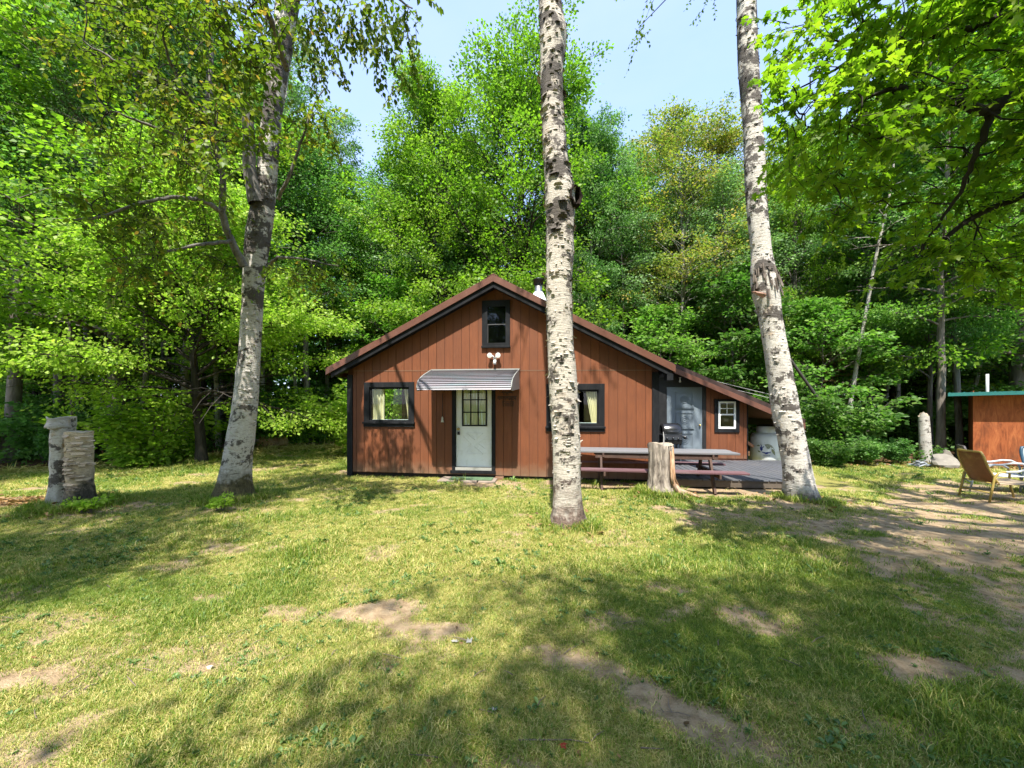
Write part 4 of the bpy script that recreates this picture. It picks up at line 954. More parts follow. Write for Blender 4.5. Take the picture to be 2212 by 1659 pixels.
# shed ---------------------------------------------------------------------
m, t, o = nodes_of('orange_plywood')
v = coords(t, 'Object', (1, 1, 0.18)); n1 = noise(t, v, 11, 8, 0.7, 1.2); n2 = noise(t, coords(t, 'Object', (1, 1, 0.5)), 2.2, 5, 0.7)
c = ramp(t, n1, [(0.3, (0.13, 0.035, 0.014)), (0.5, (0.30, 0.085, 0.028)), (0.7, (0.42, 0.14, 0.05))]); c = mixc(t, ramp(t, n2, [(0.5, (0, 0, 0)), (0.7, (0.7,)*3)]), c, (0.12, 0.045, 0.02))
principled(t, o, c, 0.75, bump(t, n1, 0.4, 0.004), spec=0.25); M_PLY = m
M_TEAL = m_plain('teal_metal', (0.03, 0.16, 0.15), 0.4, 0.15)
sx0 = at(2102, 1000, 11.7).x
SD = empty('shed', (sx0, 11.7, 0), -R(47)); tag(SD, 'weathered orange plywood shed with a teal metal roof', 'shed')
MB().box(0, 1.215, 0, 0.02, 0.06, 2.05).build('plywood_panel', M_PLY, SD); MB().box(1.222, 1.30, -0.012, 0.02, 0.0, 2.05).build('corner_trim', M_VINYL, SD); MB().box(1.306, 3.2, 0, 0.02, 0.06, 2.05).build('plywood_panel', M_PLY, SD)
MB().box(0, 0.02, 0.022, 2.4, 0.05, 2.2).box(3.18, 3.2, 0.022, 2.4, 0.05, 2.2).box(0.02, 3.18, 2.38, 2.4, 0.05, 2.2).build('side_wall', M_PLY, SD)
MB().box(0.02, 3.18, 0.02, 0.1, -0.05, 0.058).build('skid', M_TLEG, SD)
rf = MB().prism([(-0.50, 2.09), (3.4, 2.14), (3.4, 2.17), (-0.50, 2.12)], -0.32, 2.7).build('roof', M_TEAL, SD)
MB().prism([(-0.505, 2.035), (3.4, 2.085), (3.4, 2.185), (-0.505, 2.135)], -0.345, -0.322).build('drip_edge', M_TEAL, SD)
rb = MB()
for k in range(14): rb.box(-0.49 + k*0.29, -0.455 + k*0.29, -0.33, 2.7, 2.12 + k*0.0037, 2.148 + k*0.0037)
rb.build('roof_ribs', M_TEAL, SD)
MB().lathe([(0.035, 2.1), (0.035, 2.70), (0.0, 2.70)], (0.30, 0.5, 0), 14).build('vent_pipe', m_plain('pvc_grey', (0.42, 0.43, 0.42), 0.5), SD)

# metal lawn chairs --------------------------------------------------------
def make_chair(loc, rz, frame, backm, seatm, label, rim, mesh_back):
    c_ = empty('lawn_chair', loc, rz); tag(c_, label, 'chair', 'metal lawn chairs by the shed')
    for s in (-1, 1):
        x = 0.29*s
        P = [(x, -0.36, 0.0), (x, -0.31, 0.28), (x, -0.28, 0.45), (x, -0.22, 0.535), (x, -0.12, 0.55), (x, 0.05, 0.56), (x, 0.2, 0.605), (x, 0.32, 0.605), (x, 0.41, 0.55), (x, 0.435, 0.46), (x, 0.43, 0.36), (x, 0.45, 0.2), (x, 0.50, 0.0)]
        MB().tube(P, 0.017, 8).build('side_frame', frame[0], c_)
        MB().tube(P[4:9], [0.019, 0.0195, 0.0195, 0.0195, 0.019], 8).build('armrest', frame[1], c_)
    MB().tube([(-0.29, -0.335, 0.17), (0.29, -0.335, 0.17)], 0.012, 8).tube([(-0.29, -0.30, 0.34), (0.29, -0.30, 0.34)], 0.012, 8).tube([(-0.29, 0.43, 0.345), (0.29, 0.43, 0.345)], 0.012, 8).build('cross_bar', frame[0], c_)
    V = []; F = []; nu, nv = 10, 10                # seat pan with a rolled front
    for j in range(nv+1):
        s = j/nv; y = -0.22 + 0.66*s; z = 0.345 + 0.03*s - 0.02*math.sin(s*3.14) - (0.05*(s-0.9)/0.1 if s > 0.9 else 0)
        V += [(-0.265 + 0.53*i/nu, y, z - 0.012*math.sin(3.14*i/nu)) for i in range(nu+1)]
    F = [(j*(nu+1)+i, j*(nu+1)+i+1, (j+1)*(nu+1)+i+1, (j+1)*(nu+1)+i) for j in range(nv) for i in range(nu)]
    so = MB().add(V, F, True).build('seat', seatm, c_); so.modifiers.new('t', 'SOLIDIFY').thickness = 0.018
    V = []
    for j in range(nv+1):
        s = j/nv; w = 0.25 - 0.03*max(0, (s-0.75)/0.25)**2; y = -0.19 - 0.24*s - 0.03*math.sin(s*3.1); z = 0.32 + 0.57*s
        V += [(-w + 2*w*i/nu, y - 0.03*math.sin(3.14*i/nu), z) for i in range(nu+1)]
    bo = MB().add(V, F, True).build('backrest', backm, c_); bo.modifiers.new('t', 'SOLIDIFY').thickness = 0.014
    ring = [V[i] for i in range(0, len(V), nu+1)] + [V[(nv)*(nu+1)+i] for i in range(1, nu)] + [V[i] for i in range(len(V)-1, 0, -(nu+1))]
    MB().tube([(x, y+0.004, z) for x, y, z in ring], 0.024 if mesh_back else 0.02, 8).build('back_rim', rim, c_)
    if mesh_back:
        br = MB(); q = random.Random(int(loc[0]*10))
        for k in range(11):
            x, z = q.uniform(-0.17, 0.17), q.uniform(0.42, 0.80); s = (z-0.32)/0.57; y = -0.19 - 0.24*s - 0.03*math.sin(s*3.1) - 0.03*math.sin(3.14*(x+0.25)/0.5) + 0.014; a = q.uniform(0, 3.1)
            br.tube([(x, y, z), (x + 0.06*math.cos(a), y - 0.02*math.sin(a), z + 0.06*math.sin(a)), (x + 0.10*math.cos(a+0.7), y - 0.035*math.sin(a+0.7), z + 0.09*math.sin(a+0.7))], 0.006, 5)
        br.build('twig_pattern', m_plain('pattern_dark', (0.05, 0.06, 0.06), 0.6), c_)
    return c_
M_YEL = m_plain('yellow_enamel', (0.33, 0.24, 0.06), 0.4, 0.15, 14, dirt=(0.18, 0.12, 0.06), dirt_amt=0.5); M_WHT = m_plain('chalky_white', (0.50, 0.52, 0.52), 0.5, 0.1, 14)
M_RUST = m_plain('rusty_enamel', (0.21, 0.085, 0.03), 0.5, 0.3, 9, dirt=(0.33, 0.22, 0.07), dirt_amt=0.6); M_SEAT = m_plain('worn_seat', (0.40, 0.30, 0.20), 0.55, 0.15, 9)
M_BRN = m_plain('brown_frame', (0.06, 0.05, 0.045), 0.5); M_MESH = m_plain('pale_sling', (0.27, 0.30, 0.29), 0.7, 0.1, 30); M_NAVY = m_plain('blue_frame', (0.02, 0.06, 0.10), 0.4); M_BSEAT = m_plain('grey_blue_frame', (0.17, 0.21, 0.23), 0.45)
make_chair((8.88, 7.2, g(8.88, 7.2)), R(-101), (M_YEL, M_WHT), M_RUST, M_SEAT, 'rusty yellow metal lawn chair turned sideways, nearest the lawn', M_YEL, False)
make_chair((9.82, 8.05, g(9.82, 8.05)), R(-128), (M_BSEAT, M_WHT), M_MESH, M_WHT, 'lawn chair with brown rimmed pale back behind the yellow one', M_BRN, True)
make_chair((10.2, 7.35, g(10.2, 7.35)), R(160), (M_BSEAT, M_BSEAT), M_MESH, M_BSEAT, 'blue rimmed lawn chair facing the yellow one', M_NAVY, True)

# rocks, rubbish, sticks ----------------------------------------------------
M_ROCK = m_plain('granite', (0.20, 0.18, 0.15), 0.9, 0.3, 8, bmp=0.8, dirt=(0.13, 0.12, 0.09), dirt_amt=0.5)
def rock(name, loc, s, seed, label, rz=0.0, pointy=0.0, cat='rock'):
    bm = bmesh.new(); bmesh.ops.create_icosphere(bm, subdivisions=3, radius=1); q = np.random.default_rng(seed); D = [Vector(q.normal(size=3)).normalized() for _ in range(9)]; h = q.uniform(0.72, 0.95, 9)
    for vv in bm.verts:
        p = vv.co.normalized(); k = 1.0
        for d_, hh in zip(D, h):
            e = p.dot(d_)
            if e > hh*0.8: k = min(k, hh*0.8/e)
        vv.co = p*k; vv.co.z += pointy*max(0, vv.co.z)**2; vv.co = Vector((vv.co.x*s[0], vv.co.y*s[1], vv.co.z*s[2])) + Vector(q.normal(0, 0.008*s[0], 3))
    me = bpy.data.meshes.new(name); bm.to_mesh(me); bm.free(); me.materials.append(M_ROCK); ob = link(name, me, None, loc); ob.rotation_euler = (0, 0, rz); return tag(ob, label, cat)
p = at(2042, 1008, 11.0); rock('boulder', (p.x, 11.1, 0.10), (0.40, 0.34, 0.30), 5, 'large rounded grey boulder near the shed', 0.3)
p = at(2045, 985, 11.7); rock('boulder', (p.x + 0.05, 11.75, 0.16), (0.21, 0.2, 0.30), 8, 'pointed pale rock standing behind the large boulder', 0.4, 0.4)
p = at(66, 1122, 6.1); rock('stone', (p.x, 6.05, g(p.x, 6.05) + 0.01), (0.13, 0.09, 0.06), 9, 'flat grey stone lying left of the birch stump')
p = at(458, 1440, 2.6); rock('pebble', (p.x, 2.58, g(p.x, 2.58) + 0.012), (0.024, 0.019, 0.014), 3, 'pale pebble on the sunny grass', cat='pebble').data.materials[0] = m_plain('pale_stone', (0.6, 0.5, 0.38), 0.8)
fo = MB(); q = random.Random(14); fp = at(1985, 1006, 11.3)
for k in range(12):
    a = q.uniform(0, 3.1); l = q.uniform(0.15, 0.4); h = q.uniform(0.0, 0.16); w_ = q.uniform(0.05, 0.12); c0 = Vector((q.uniform(-0.2, 0.2), q.uniform(-0.12, 0.12), h)); d_ = Vector((math.cos(a), math.sin(a)*0.5, q.uniform(-0.35, 0.2)))*l/2; s_ = Vector((-math.sin(a), math.cos(a), q.uniform(-0.6, 0.6)))*w_/2
    fo.add([c0-d_-s_, c0+d_-s_, c0+d_+s_, c0-d_+s_], [(0, 1, 2, 3)])
foil = fo.build('foil_scrap', m_plain('grey_foil', (0.38, 0.41, 0.44), 0.35, 0.2, metal=0.3), None, (fp.x, 11.25, 0.03)); foil.modifiers.new('t', 'SOLIDIFY').thickness = 0.004; tag(foil, 'crumpled grey foil scrap on the ground left of the boulder', 'foil')
M_STICK = m_plain('stick_bark', (0.17, 0.13, 0.10), 0.9, 0.3, 14); M_STICKP = m_plain('dead_wood_grey', (0.36, 0.33, 0.30), 0.9, 0.2, 14)
def stick(name, pts, r, label, mat=M_STICK, cat='stick', taper=0.5):
    n = len(pts); o_ = MB().tube(pts, [r*(1-(1-taper)*i/(n-1)) for i in range(n)], 6).build(name, mat); return tag(o_, label, cat)
def gp_(x, y, lift=0.01): Y = ground_y(y); P = at(x, y, Y); return (P.x, Y, g(P.x, Y) + lift)
stick('branch', [gp_(1893, 1003), gp_(1915, 1004.5, 0.03), gp_(1937, 1008), gp_(1952, 1010)], 0.022, 'pale fallen branch on the grass left of the foil', M_STICKP)
stick('twig', [gp_(1120, 1598), gp_(1180, 1600, 0.012), gp_(1230, 1601), gp_(1272, 1608)], 0.005, 'dark curved twig in the shaded grass up front')
stick('twig', [gp_(1384, 1617), gp_(1432, 1618)], 0.004, 'short straight dark twig right of the red leaf')
M_RED = m_leaf('red_leaf', [(0, (0.28, 0.03, 0.02)), (1, (0.40, 0.06, 0.03))], trans=0.2); M_DEAD = m_leaf('dead_leaf', [(0, (0.10, 0.06, 0.03)), (0.5, (0.24, 0.13, 0.06)), (1, (0.38, 0.24, 0.11))], trans=0.15, gloss=0.03)
M_PALELF = m_leaf('pale_leaf', [(0, (0.32, 0.31, 0.28)), (1, (0.42, 0.40, 0.36))], trans=0.1)
def loose_leaf(x, y, s, seed, mat, label):
    q = np.random.default_rng(seed); k = 12; V = [(0, 0, 0.3*s)]
    for i in range(k):
        a = 2*math.pi*i/k; r = s*(1.0 if i % 2 == 0 else 0.5)*q.uniform(0.8, 1.1); V.append((r*math.cos(a), r*math.sin(a), s*q.uniform(0.0, 0.5)))
    F = [(0, 1+i, 1+(i+1) % k) for i in range(k)]; me = np_mesh('fallen_leaf', V, F, mat, False, [0.5]*k); X, Y, Z = gp_(x, y, 0.012); ob = link('fallen_leaf', me, None, (X, Y, Z)); return tag(ob, label, 'leaf')
loose_leaf(1216, 1617, 0.026, 1, M_RED, 'red fallen leaf on the shaded grass up front'); loose_leaf(1014, 1390, 0.040, 2, M_PALELF, 'curled pale grey leaf at the shade edge on the lawn')
loose_leaf(982, 1390, 0.03, 4, M_PALELF, 'small grey leaf left of the curled pale leaf'); loose_leaf(1068, 1533, 0.024, 3, M_PALELF, 'small whitish leaf lying alone in the shaded grass')
# wires from the lean-to to the woods
M_WIRE = m_plain('grey_cable', (0.42, 0.42, 0.40), 0.5)
for k, (a, b, lab) in enumerate(((at(1540, 822, 12.2), at(2015, 887, 17.5), 'upper grey cable running from the cabin roof to the woods'), (at(1560, 835, 12.2), at(2015, 893, 17.5), 'lower grey cable running from the cabin roof to the woods'))):
    P = [a.lerp(b, i/16) + Vector((0, 0, -0.35*math.sin(math.pi*i/16))) for i in range(17)]; w_ = MB().tube(P, 0.009, 5).build('cable', M_WIRE); tag(w_, lab, 'cable')
P0, P1 = at(1688, 750, 12.3), at(1845, 972, 12.6)
stick('leaning_pole', [P0 + (P0-P1)*0.35, P0, P0.lerp(P1, 0.5) + Vector((0.04, 0, -0.04)), P1, P1 + (P1-P0)*0.12], 0.045, 'thin dead trunk leaning across the woods right of the cabin', m_plain('dark_dead_bark', (0.05, 0.048, 0.04), 0.9), 'dead tree', 1.3)
# ------------------------------------------------------------------ trees: makers
def tube_np(P, rad, k):
    P = np.asarray(P, float); rad = np.asarray(rad, float); n = len(P)
    d = np.gradient(P, axis=0); d /= np.linalg.norm(d, axis=1)[:, None] + 1e-9
    ref = np.array([1.0, 0.3, 0]) if abs(d[:, 0]).mean() < 0.75 else np.array([0, 1.0, 0.3])
    a = ref[None] - d*(d@ref)[:, None]; a /= np.linalg.norm(a, axis=1)[:, None] + 1e-9; b = np.cross(d, a)
    ang = np.arange(k)*2*math.pi/k
    V = P[:, None] + (a[:, None]*np.cos(ang)[None, :, None] + b[:, None]*np.sin(ang)[None, :, None])*rad[:, None, None]
    i = np.arange(n-1)[:, None]*k; j = np.arange(k)[None]; j2 = (j+1) % k
    q = np.stack([i+j, i+j2, i+k+j2, i+k+j], -1).reshape(-1, 4)
    F = np.concatenate([q[:, [0, 1, 2]], q[:, [0, 2, 3]]])
    return V.reshape(-1, 3), F
class TB:
    def __init__(s): s.V = []; s.F = []; s.n = 0
    def add(s, V, F): s.V.append(V); s.F.append(F + s.n); s.n += len(V)
    def tube(s, P, r, k=4): s.add(*tube_np(P, r, k))
    def mesh(s, name, mat): return np_mesh(name, np.concatenate(s.V), np.concatenate(s.F), mat, True)
def unit(a): return a / (np.linalg.norm(a, axis=-1, keepdims=True) + 1e-9)
T_DIAM = (np.array([(0, 0, 0), (0.36, 0.42, -0.05), (0, 1, -0.12), (-0.36, 0.42, -0.05)]), np.array([(0, 1, 2), (0, 2, 3)]))
T_OVAL = (np.array([(0, 0, 0), (0.27, 0.22, 0.04), (0.34, 0.42, 0.03), (0.17, 0.74, 0), (0, 1, -0.08), (-0.17, 0.74, 0), (-0.34, 0.42, 0.03), (-0.27, 0.22, 0.04), (0, 0.42, -0.03)]),
          np.array([(8, i, (i+1) % 8) for i in range(8)]))
_ml = [(0, 0.02, 0), (0.36, 0.04, -0.06), (0.24, 0.28, 0), (0.60, 0.50, -0.10), (0.36, 0.56, -0.03), (0.20, 0.62, 0), (0.16, 0.82, -0.05), (0, 1.05, -0.14), (-0.16, 0.82, -0.05), (-0.20, 0.62, 0), (-0.36, 0.56, -0.03), (-0.60, 0.50, -0.10), (-0.24, 0.28, 0), (-0.36, 0.04, -0.06), (0, 0.4, 0.04)]
T_MAPLE = (np.array(_ml), np.array([(14, i, (i+1) % 14) for i in range(14)]))
T_NEEDLE = (np.array([(0, 0, 0), (0.15, 0.35, 0.02), (0, 1, -0.05), (-0.15, 0.35, 0.02)]), np.array([(0, 1, 2), (0, 2, 3)]))
def leaves(tpl, P, D, U, S, tint):
    tv, tf = tpl; D = unit(D); s = unit(np.cross(D, U)); U = np.cross(s, D)
    V = P[:, None] + (s[:, None]*tv[None, :, 0:1] + D[:, None]*tv[None, :, 1:2] + U[:, None]*tv[None, :, 2:3])*S[:, None, None]
    F = (tf[None] + (np.arange(len(P))*len(tv))[:, None, None]).reshape(-1, 3)
    return V.reshape(-1, 3), F, np.repeat(tint, len(tf))
def leaf_mesh(name, tpl, P, D, U, S, tint, mat):
    V, F, T = leaves(tpl, P, D, U, S, tint); return np_mesh(name, V, F, mat, False, T)
def cluster_leaves(q, C, O, n, cr, flat, size, droop=0.35, up=1.0, tilt=1.6, shell=False):
    """n leaves around each centre C, pointing along O, lying in flattened sprays"""
    m_ = len(C); P = np.repeat(C, n, 0); Od = np.repeat(O, n, 0); k = m_*n
    r = unit(q.normal(size=(k, 3)))*(q.uniform(0, 1, (k, 1))**0.45)
    crr = np.repeat(cr*q.uniform(0.6, 1.3, m_), n)[:, None] if np.isscalar(cr) else np.repeat(cr, n)[:, None]
    P = P + r*crr*np.array([1, 1, flat])
    D = Od*0.6 + r*np.array([1, 1, 0.3])*0.9 + q.normal(0, 0.35, (k, 3)); D[:, 2] -= droop
    U = q.normal(0, tilt, (k, 3)); U[:, 2] += up
    S = size*q.uniform(0.5, 1.35, k)
    tint = np.clip(np.repeat(q.normal(0.5, 0.20, m_), n) + q.normal(0, 0.16, k), 0, 1)
    return P, D, U, S, tint
def gen_tree(seed, H, r0, cb, nl, Lmax, prof, e0=35, e1=72, nsec=7, ncl=2, nleaf=22, cr=0.42, flat=0.42, size=0.125, droop=0.35, tpl=T_DIAM, bark=None, leafm=None, wob=0.10, bare=0.0, sag=0.0, forks=0):
    q = np.random.default_rng(seed); tb = TB(); n = 16
    z = np.linspace(0, H, n); w_ = np.cumsum(q.normal(0, wob, (n, 2)), 0)*np.linspace(0, 1, n)[:, None]
    T = np.concatenate([w_, z[:, None]], 1); rr = r0*(1 - z/H*0.93)**0.85; rr[0] *= 1.35; T[0, 2] = -0.15
    tb.tube(T, rr, 9)
    tp_ = lambda h: np.array([np.interp(h, z, T[:, 0]), np.interp(h, z, T[:, 1]), h])
    C = []; O = []
    for i in range(nl):
        s = min(0.985, (i + q.uniform(0.1, 0.9))/nl); h = H*(cb + (1-cb)*s*0.97); b = tp_(h); az = 2.4*i + q.normal(0, 0.5)
        Ll = Lmax*prof(s)*q.uniform(0.72, 1.18) + 0.15; el = R(e0 + (e1-e0)*s + q.normal(0, 8)); m_ = 6
        u = np.linspace(0, 1, m_); az2 = az + np.cumsum(q.normal(0, 0.10, m_)); ele = el - R(28)*u + R(sag)*u*u
        st_ = Ll/(m_-1); P = [b]
        for k in range(1, m_): P.append(P[-1] + st_*np.array([math.cos(az2[k])*math.cos(ele[k]), math.sin(az2[k])*math.cos(ele[k]), math.sin(ele[k])]))
        P = np.array(P); rb = max(0.014, 0.42*np.interp(h, z, rr))
        tb.tube(P, rb*(1-u*0.85), 5)
        isbare = q.uniform() < bare*(1-s)**1.5
        for j in range(nsec):
            v_ = 0.22 + 0.74*(j + q.uniform(0, 1))/nsec; k = min(m_-2, int(v_*(m_-1))); f_ = v_*(m_-1) - k; p0 = P[k]*(1-f_) + P[k+1]*f_; d = unit(P[k+1]-P[k])
            sd = 1 if j % 2 else -1; a_ = sd*R(q.uniform(30, 65)); dx = np.array([d[0]*math.cos(a_)-d[1]*math.sin(a_), d[0]*math.sin(a_)+d[1]*math.cos(a_), d[2]*0.7 + q.normal(0, 0.16)])
            l2 = (Ll*0.46*(1-0.55*v_) + 0.22)*q.uniform(0.7, 1.2); p1 = p0 + dx*l2*0.55; p2 = p0 + dx*l2 + np.array([0, 0, -0.10*l2])
            tb.tube(np.array([p0, p1, p2]), [max(0.009, rb*0.3), 0.008, 0.004], 3)
            if isbare: continue
            for c_ in range(ncl): C.append(p0 + (p2-p0)*(0.45 + 0.6*(c_+0.5)/ncl)); O.append(dx)
        if not isbare: C.append(P[-1]); O.append(unit(P[-1]-P[-2]))
    C = np.array(C); O = np.array(O)
    crown = leaf_mesh('crown', tpl, *cluster_leaves(q, C, O, nleaf, cr, flat, size, droop), leafm)
    return tb.mesh('trunk', bark), crown
def gen_fir(seed, H, r0, cb, Lmax, dead, bark, leafm):
    q = np.random.default_rng(seed); tb = TB(); z = np.linspace(-0.15, H, 8); T = np.stack([q.normal(0, 0.03, 8), q.normal(0, 0.03, 8), z], 1); tb.tube(T, np.maximum(0.02, r0*(1-z/H)), 7)
    Ps = []; Ds = []; h = H*0.06
    while h < H*0.985:
        s = h/H; Ll = Lmax*(1-s)**0.85 + 0.12
        for k in range(6):
            az = k*1.05 + h*3.1 + q.normal(0, 0.2); l_ = Ll*q.uniform(0.75, 1.1); el = R(-12 + 40*s + q.normal(0, 6)); m_ = 5; u = np.linspace(0, 1, m_)
            d = np.array([math.cos(az)*math.cos(el), math.sin(az)*math.cos(el), math.sin(el)]); P = np.array([0, 0, h]) + d*l_*u[:, None] + np.array([0, 0, 1])*(0.14*l_*u**2 - 0.10*l_*u)[:, None]
            tb.tube(P, 0.016*(1-u*0.8) + 0.003, 3); side = np.array([-math.sin(az), math.cos(az), 0]); isd = s < dead
            for v_ in np.arange(0.12, 1.0, 0.07):
                p = np.array([np.interp(v_, u, P[:, c_]) for c_ in range(3)])
                for sd in (-1, 1):
                    l3 = l_*0.42*(1-v_*0.75)*q.uniform(0.7, 1.1) + 0.06; e_ = p + (d*0.55 + side*sd*0.8)*l3 + np.array([0, 0, -0.05*l3])
                    if isd:
                        if q.uniform() < 0.5: tb.tube(np.array([p, (p+e_)/2 + q.normal(0, 0.02, 3), e_ - np.array([0, 0, 0.1*l3])]), [0.006, 0.004, 0.002], 3)
                        continue
                    nn = max(3, int(l3/0.05)); f_ = q.uniform(0, 1, nn)[:, None]; Ps.append(p + (e_-p)*f_); Ds.append(np.repeat((d*0.6 + side*sd*0.7)[None], nn, 0) + q.normal(0, 0.45, (nn, 3))*np.array([1, 1, 0.4]))
        h += 0.24 + 0.16*(1-s)
    P = np.concatenate(Ps); D = np.concatenate(Ds); k = len(P); U = q.normal(0, 0.35, (k, 3)); U[:, 2] += 1
    return tb.mesh('trunk', bark), leaf_mesh('crown', T_NEEDLE, P, D, U, 0.15*q.uniform(0.7, 1.2, k), np.clip(q.normal(0.5, 0.2, k), 0, 1), leafm)
def gen_shrub(seed, H, W, nst, nleaf, size, bark, leafm, low=0.12, tpl=T_DIAM, cr=0.24):
    q = np.random.default_rng(seed); tb = TB(); C = []; O = []
    for i in range(nst):
        az = 2.4*i + q.normal(0, 0.4); out_ = W*q.uniform(0.3, 1.0); h = H*q.uniform(0.6, 1.05); u = np.linspace(0, 1, 6)
        P = np.stack([math.cos(az)*(0.08 + out_*u**1.5), math.sin(az)*(0.08 + out_*u**1.5), -0.1 + (h+0.1)*u**0.9], 1) + np.cumsum(q.normal(0, 0.02, (6, 3)), 0); tb.tube(P, 0.016*(1-u*0.75), 4)
        for v_ in np.linspace(low, 1, 7):
            p = np.array([np.interp(v_, u, P[:, c_]) for c_ in range(3)])
            for sd in range(2):
                a2 = az + q.uniform(-1.8, 1.8); l2 = W*0.5*q.uniform(0.4, 1.0)*(1.1-0.5*v_); d = np.array([math.cos(a2), math.sin(a2), q.uniform(-0.05, 0.5)]); tb.tube(np.array([p, p+d*l2]), [0.006, 0.003], 3)
                C += [p + d*l2*0.6, p + d*l2*1.05]; O += [d, d]
    C = np.array(C); O = np.array(O); C[:, 2] = np.maximum(C[:, 2], 0.1)
    return tb.mesh('stems', bark), leaf_mesh('foliage', tpl, *cluster_leaves(q, C, O, nleaf, cr, 0.5, size, 0.3), leafm)

BK_GREY = m_bark('grey_bark', (0.05, 0.042, 0.035), (0.20, 0.175, 0.15), 7)
BK_DARK = m_bark('dark_bark', (0.012, 0.010, 0.009), (0.06, 0.05, 0.042), 9)
BK_PALE = m_birch('forest_birch_bark', 0, 0, (0.42, 0.41, 0.38), 0.35, 0.2)
BK_ASPEN = m_bark('aspen_bark', (0.09, 0.085, 0.07), (0.30, 0.29, 0.25), 5, (1, 1, 0.7))
LF_BRIGHT = m_leaf('leaf_bright_maple', [(0, (0.085, 0.173, 0.014)), (0.5, (0.162, 0.273, 0.021)), (1, (0.257, 0.356, 0.038))], 0.5)
LF_MAPLE = m_leaf('leaf_maple', [(0, (0.070, 0.167, 0.026)), (0.5, (0.133, 0.260, 0.040)), (1, (0.219, 0.340, 0.067))], 0.5)
LF_WOOD = m_leaf('leaf_forest', [(0, (0.052, 0.133, 0.033)), (0.5, (0.107, 0.219, 0.054)), (1, (0.176, 0.293, 0.084))], 0.5)
LF_ASPEN = m_leaf('leaf_aspen', [(0, (0.094, 0.171, 0.066)), (0.5, (0.156, 0.263, 0.103)), (1, (0.237, 0.348, 0.149))], 0.40, 0.05)
LF_YEL = m_leaf('leaf_turning_birch', [(0, (0.12, 0.19, 0.03)), (0.45, (0.21, 0.25, 0.04)), (0.75, (0.36, 0.30, 0.06)), (1, (0.40, 0.25, 0.07))], 0.45)
LF_LIME = m_leaf('leaf_lime', [(0, (0.145, 0.246, 0.022)), (0.5, (0.254, 0.370, 0.040)), (1, (0.399, 0.493, 0.079))], 0.5)
LF_FIR = m_leaf('fir_needles', [(0, (0.021, 0.051, 0.018)), (0.5, (0.042, 0.087, 0.027)), (1, (0.083, 0.128, 0.045))], 0.2, 0.04)
LF_SHRUB = m_leaf('leaf_shrub', [(0, (0.035, 0.095, 0.016)), (0.5, (0.074, 0.157, 0.028)), (1, (0.134, 0.217, 0.048))], 0.5)

rnd_ = lambda s: math.sqrt(max(0.0, 1 - ((s-0.36)/0.68)**2))
pyr_ = lambda s: (1-s)**0.55*min(1, 0.55+s*2.2)
col_ = lambda s: 0.45 + 0.55*math.sin(math.pi*min(1, s*0.9+0.12))
KIND = {}
def kind(name, H, meshes): KIND[name] = (H, meshes)
kind('maple_a', 16, gen_tree(1, 16, 0.24, 0.17, 50, 4.7, rnd_, 26, 74, 9, 2, 70, 0.60, 0.65, 0.120, bark=BK_GREY, leafm=LF_BRIGHT))
kind('maple_b', 16, gen_tree(2, 16, 0.22, 0.14, 52, 4.3, rnd_, 28, 76, 9, 2, 70, 0.60, 0.65, 0.120, bark=BK_DARK, leafm=LF_BRIGHT))
kind('maple_c', 16, gen_tree(3, 16, 0.20, 0.24, 46, 4.2, rnd_, 22, 70, 9, 2, 60, 0.60, 0.55, 0.122, bark=BK_GREY, leafm=LF_WOOD))
kind('wood_a', 17, gen_tree(4, 17, 0.17, 0.36, 42, 3.0, rnd_, 30, 72, 8, 2, 50, 0.56, 0.65, 0.115, bark=BK_GREY, leafm=LF_WOOD))
kind('wood_b', 17, gen_tree(5, 17, 0.15, 0.26, 44, 2.7, col_, 24, 74, 8, 2, 46, 0.56, 0.65, 0.112, bark=BK_GREY, leafm=LF_MAPLE, bare=0.5))
kind('aspen_a', 18, gen_tree(6, 18, 0.14, 0.36, 42, 2.1, col_, 40, 74, 7, 2, 24, 0.45, 0.6, 0.105, bark=BK_ASPEN, leafm=LF_ASPEN, bare=0.6))
kind('aspen_b', 18, gen_tree(7, 18, 0.15, 0.30, 44, 2.5, rnd_, 42, 74, 7, 2, 22, 0.46, 0.6, 0.11, bark=BK_PALE, leafm=LF_ASPEN, bare=0.6))
kind('turning_birch', 16, gen_tree(8, 16, 0.15, 0.36, 52, 3.3, rnd_, 40, 74, 9, 2, 32, 0.46, 0.55, 0.10, bark=BK_PALE, leafm=LF_YEL))
kind('fir_a', 13, gen_fir(9, 13, 0.13, 0.05, 2.0, 0.28, BK_DARK, LF_FIR))
kind('fir_b', 14, gen_fir(10, 14, 0.12, 0.05, 1.6, 0.5, BK_GREY, LF_FIR))
kind('sapling_a', 5, gen_tree(11, 5, 0.035, 0.12, 28, 1.6, rnd_, 18, 70, 7, 2, 24, 0.32, 0.5, 0.12, bark=BK_GREY, leafm=LF_SHRUB, wob=0.03))
kind('sapling_b', 5, gen_tree(12, 5, 0.03, 0.18, 26, 1.45, col_, 24, 74, 7, 2, 24, 0.32, 0.5, 0.11, bark=BK_GREY, leafm=LF_MAPLE, wob=0.04))
kind('apple', 6, gen_tree(13, 6, 0.13, 0.22, 58, 3.3, rnd_, 24, 72, 10, 3, 44, 0.42, 0.6, 0.080, bark=BK_DARK, leafm=LF_LIME, wob=0.06, bare=0.3))
kind('shrub_a', 1.8, gen_shrub(14, 1.8, 1.0, 13, 14, 0.115, BK_GREY, LF_SHRUB))
kind('shrub_b', 1.6, gen_shrub(15, 1.6, 0.9, 13, 15, 0.095, BK_GREY, LF_LIME))
kind('shrub_c', 2.2, gen_shrub(16, 2.2, 0.8, 12, 14, 0.12, BK_GREY, LF_WOOD, 0.3))
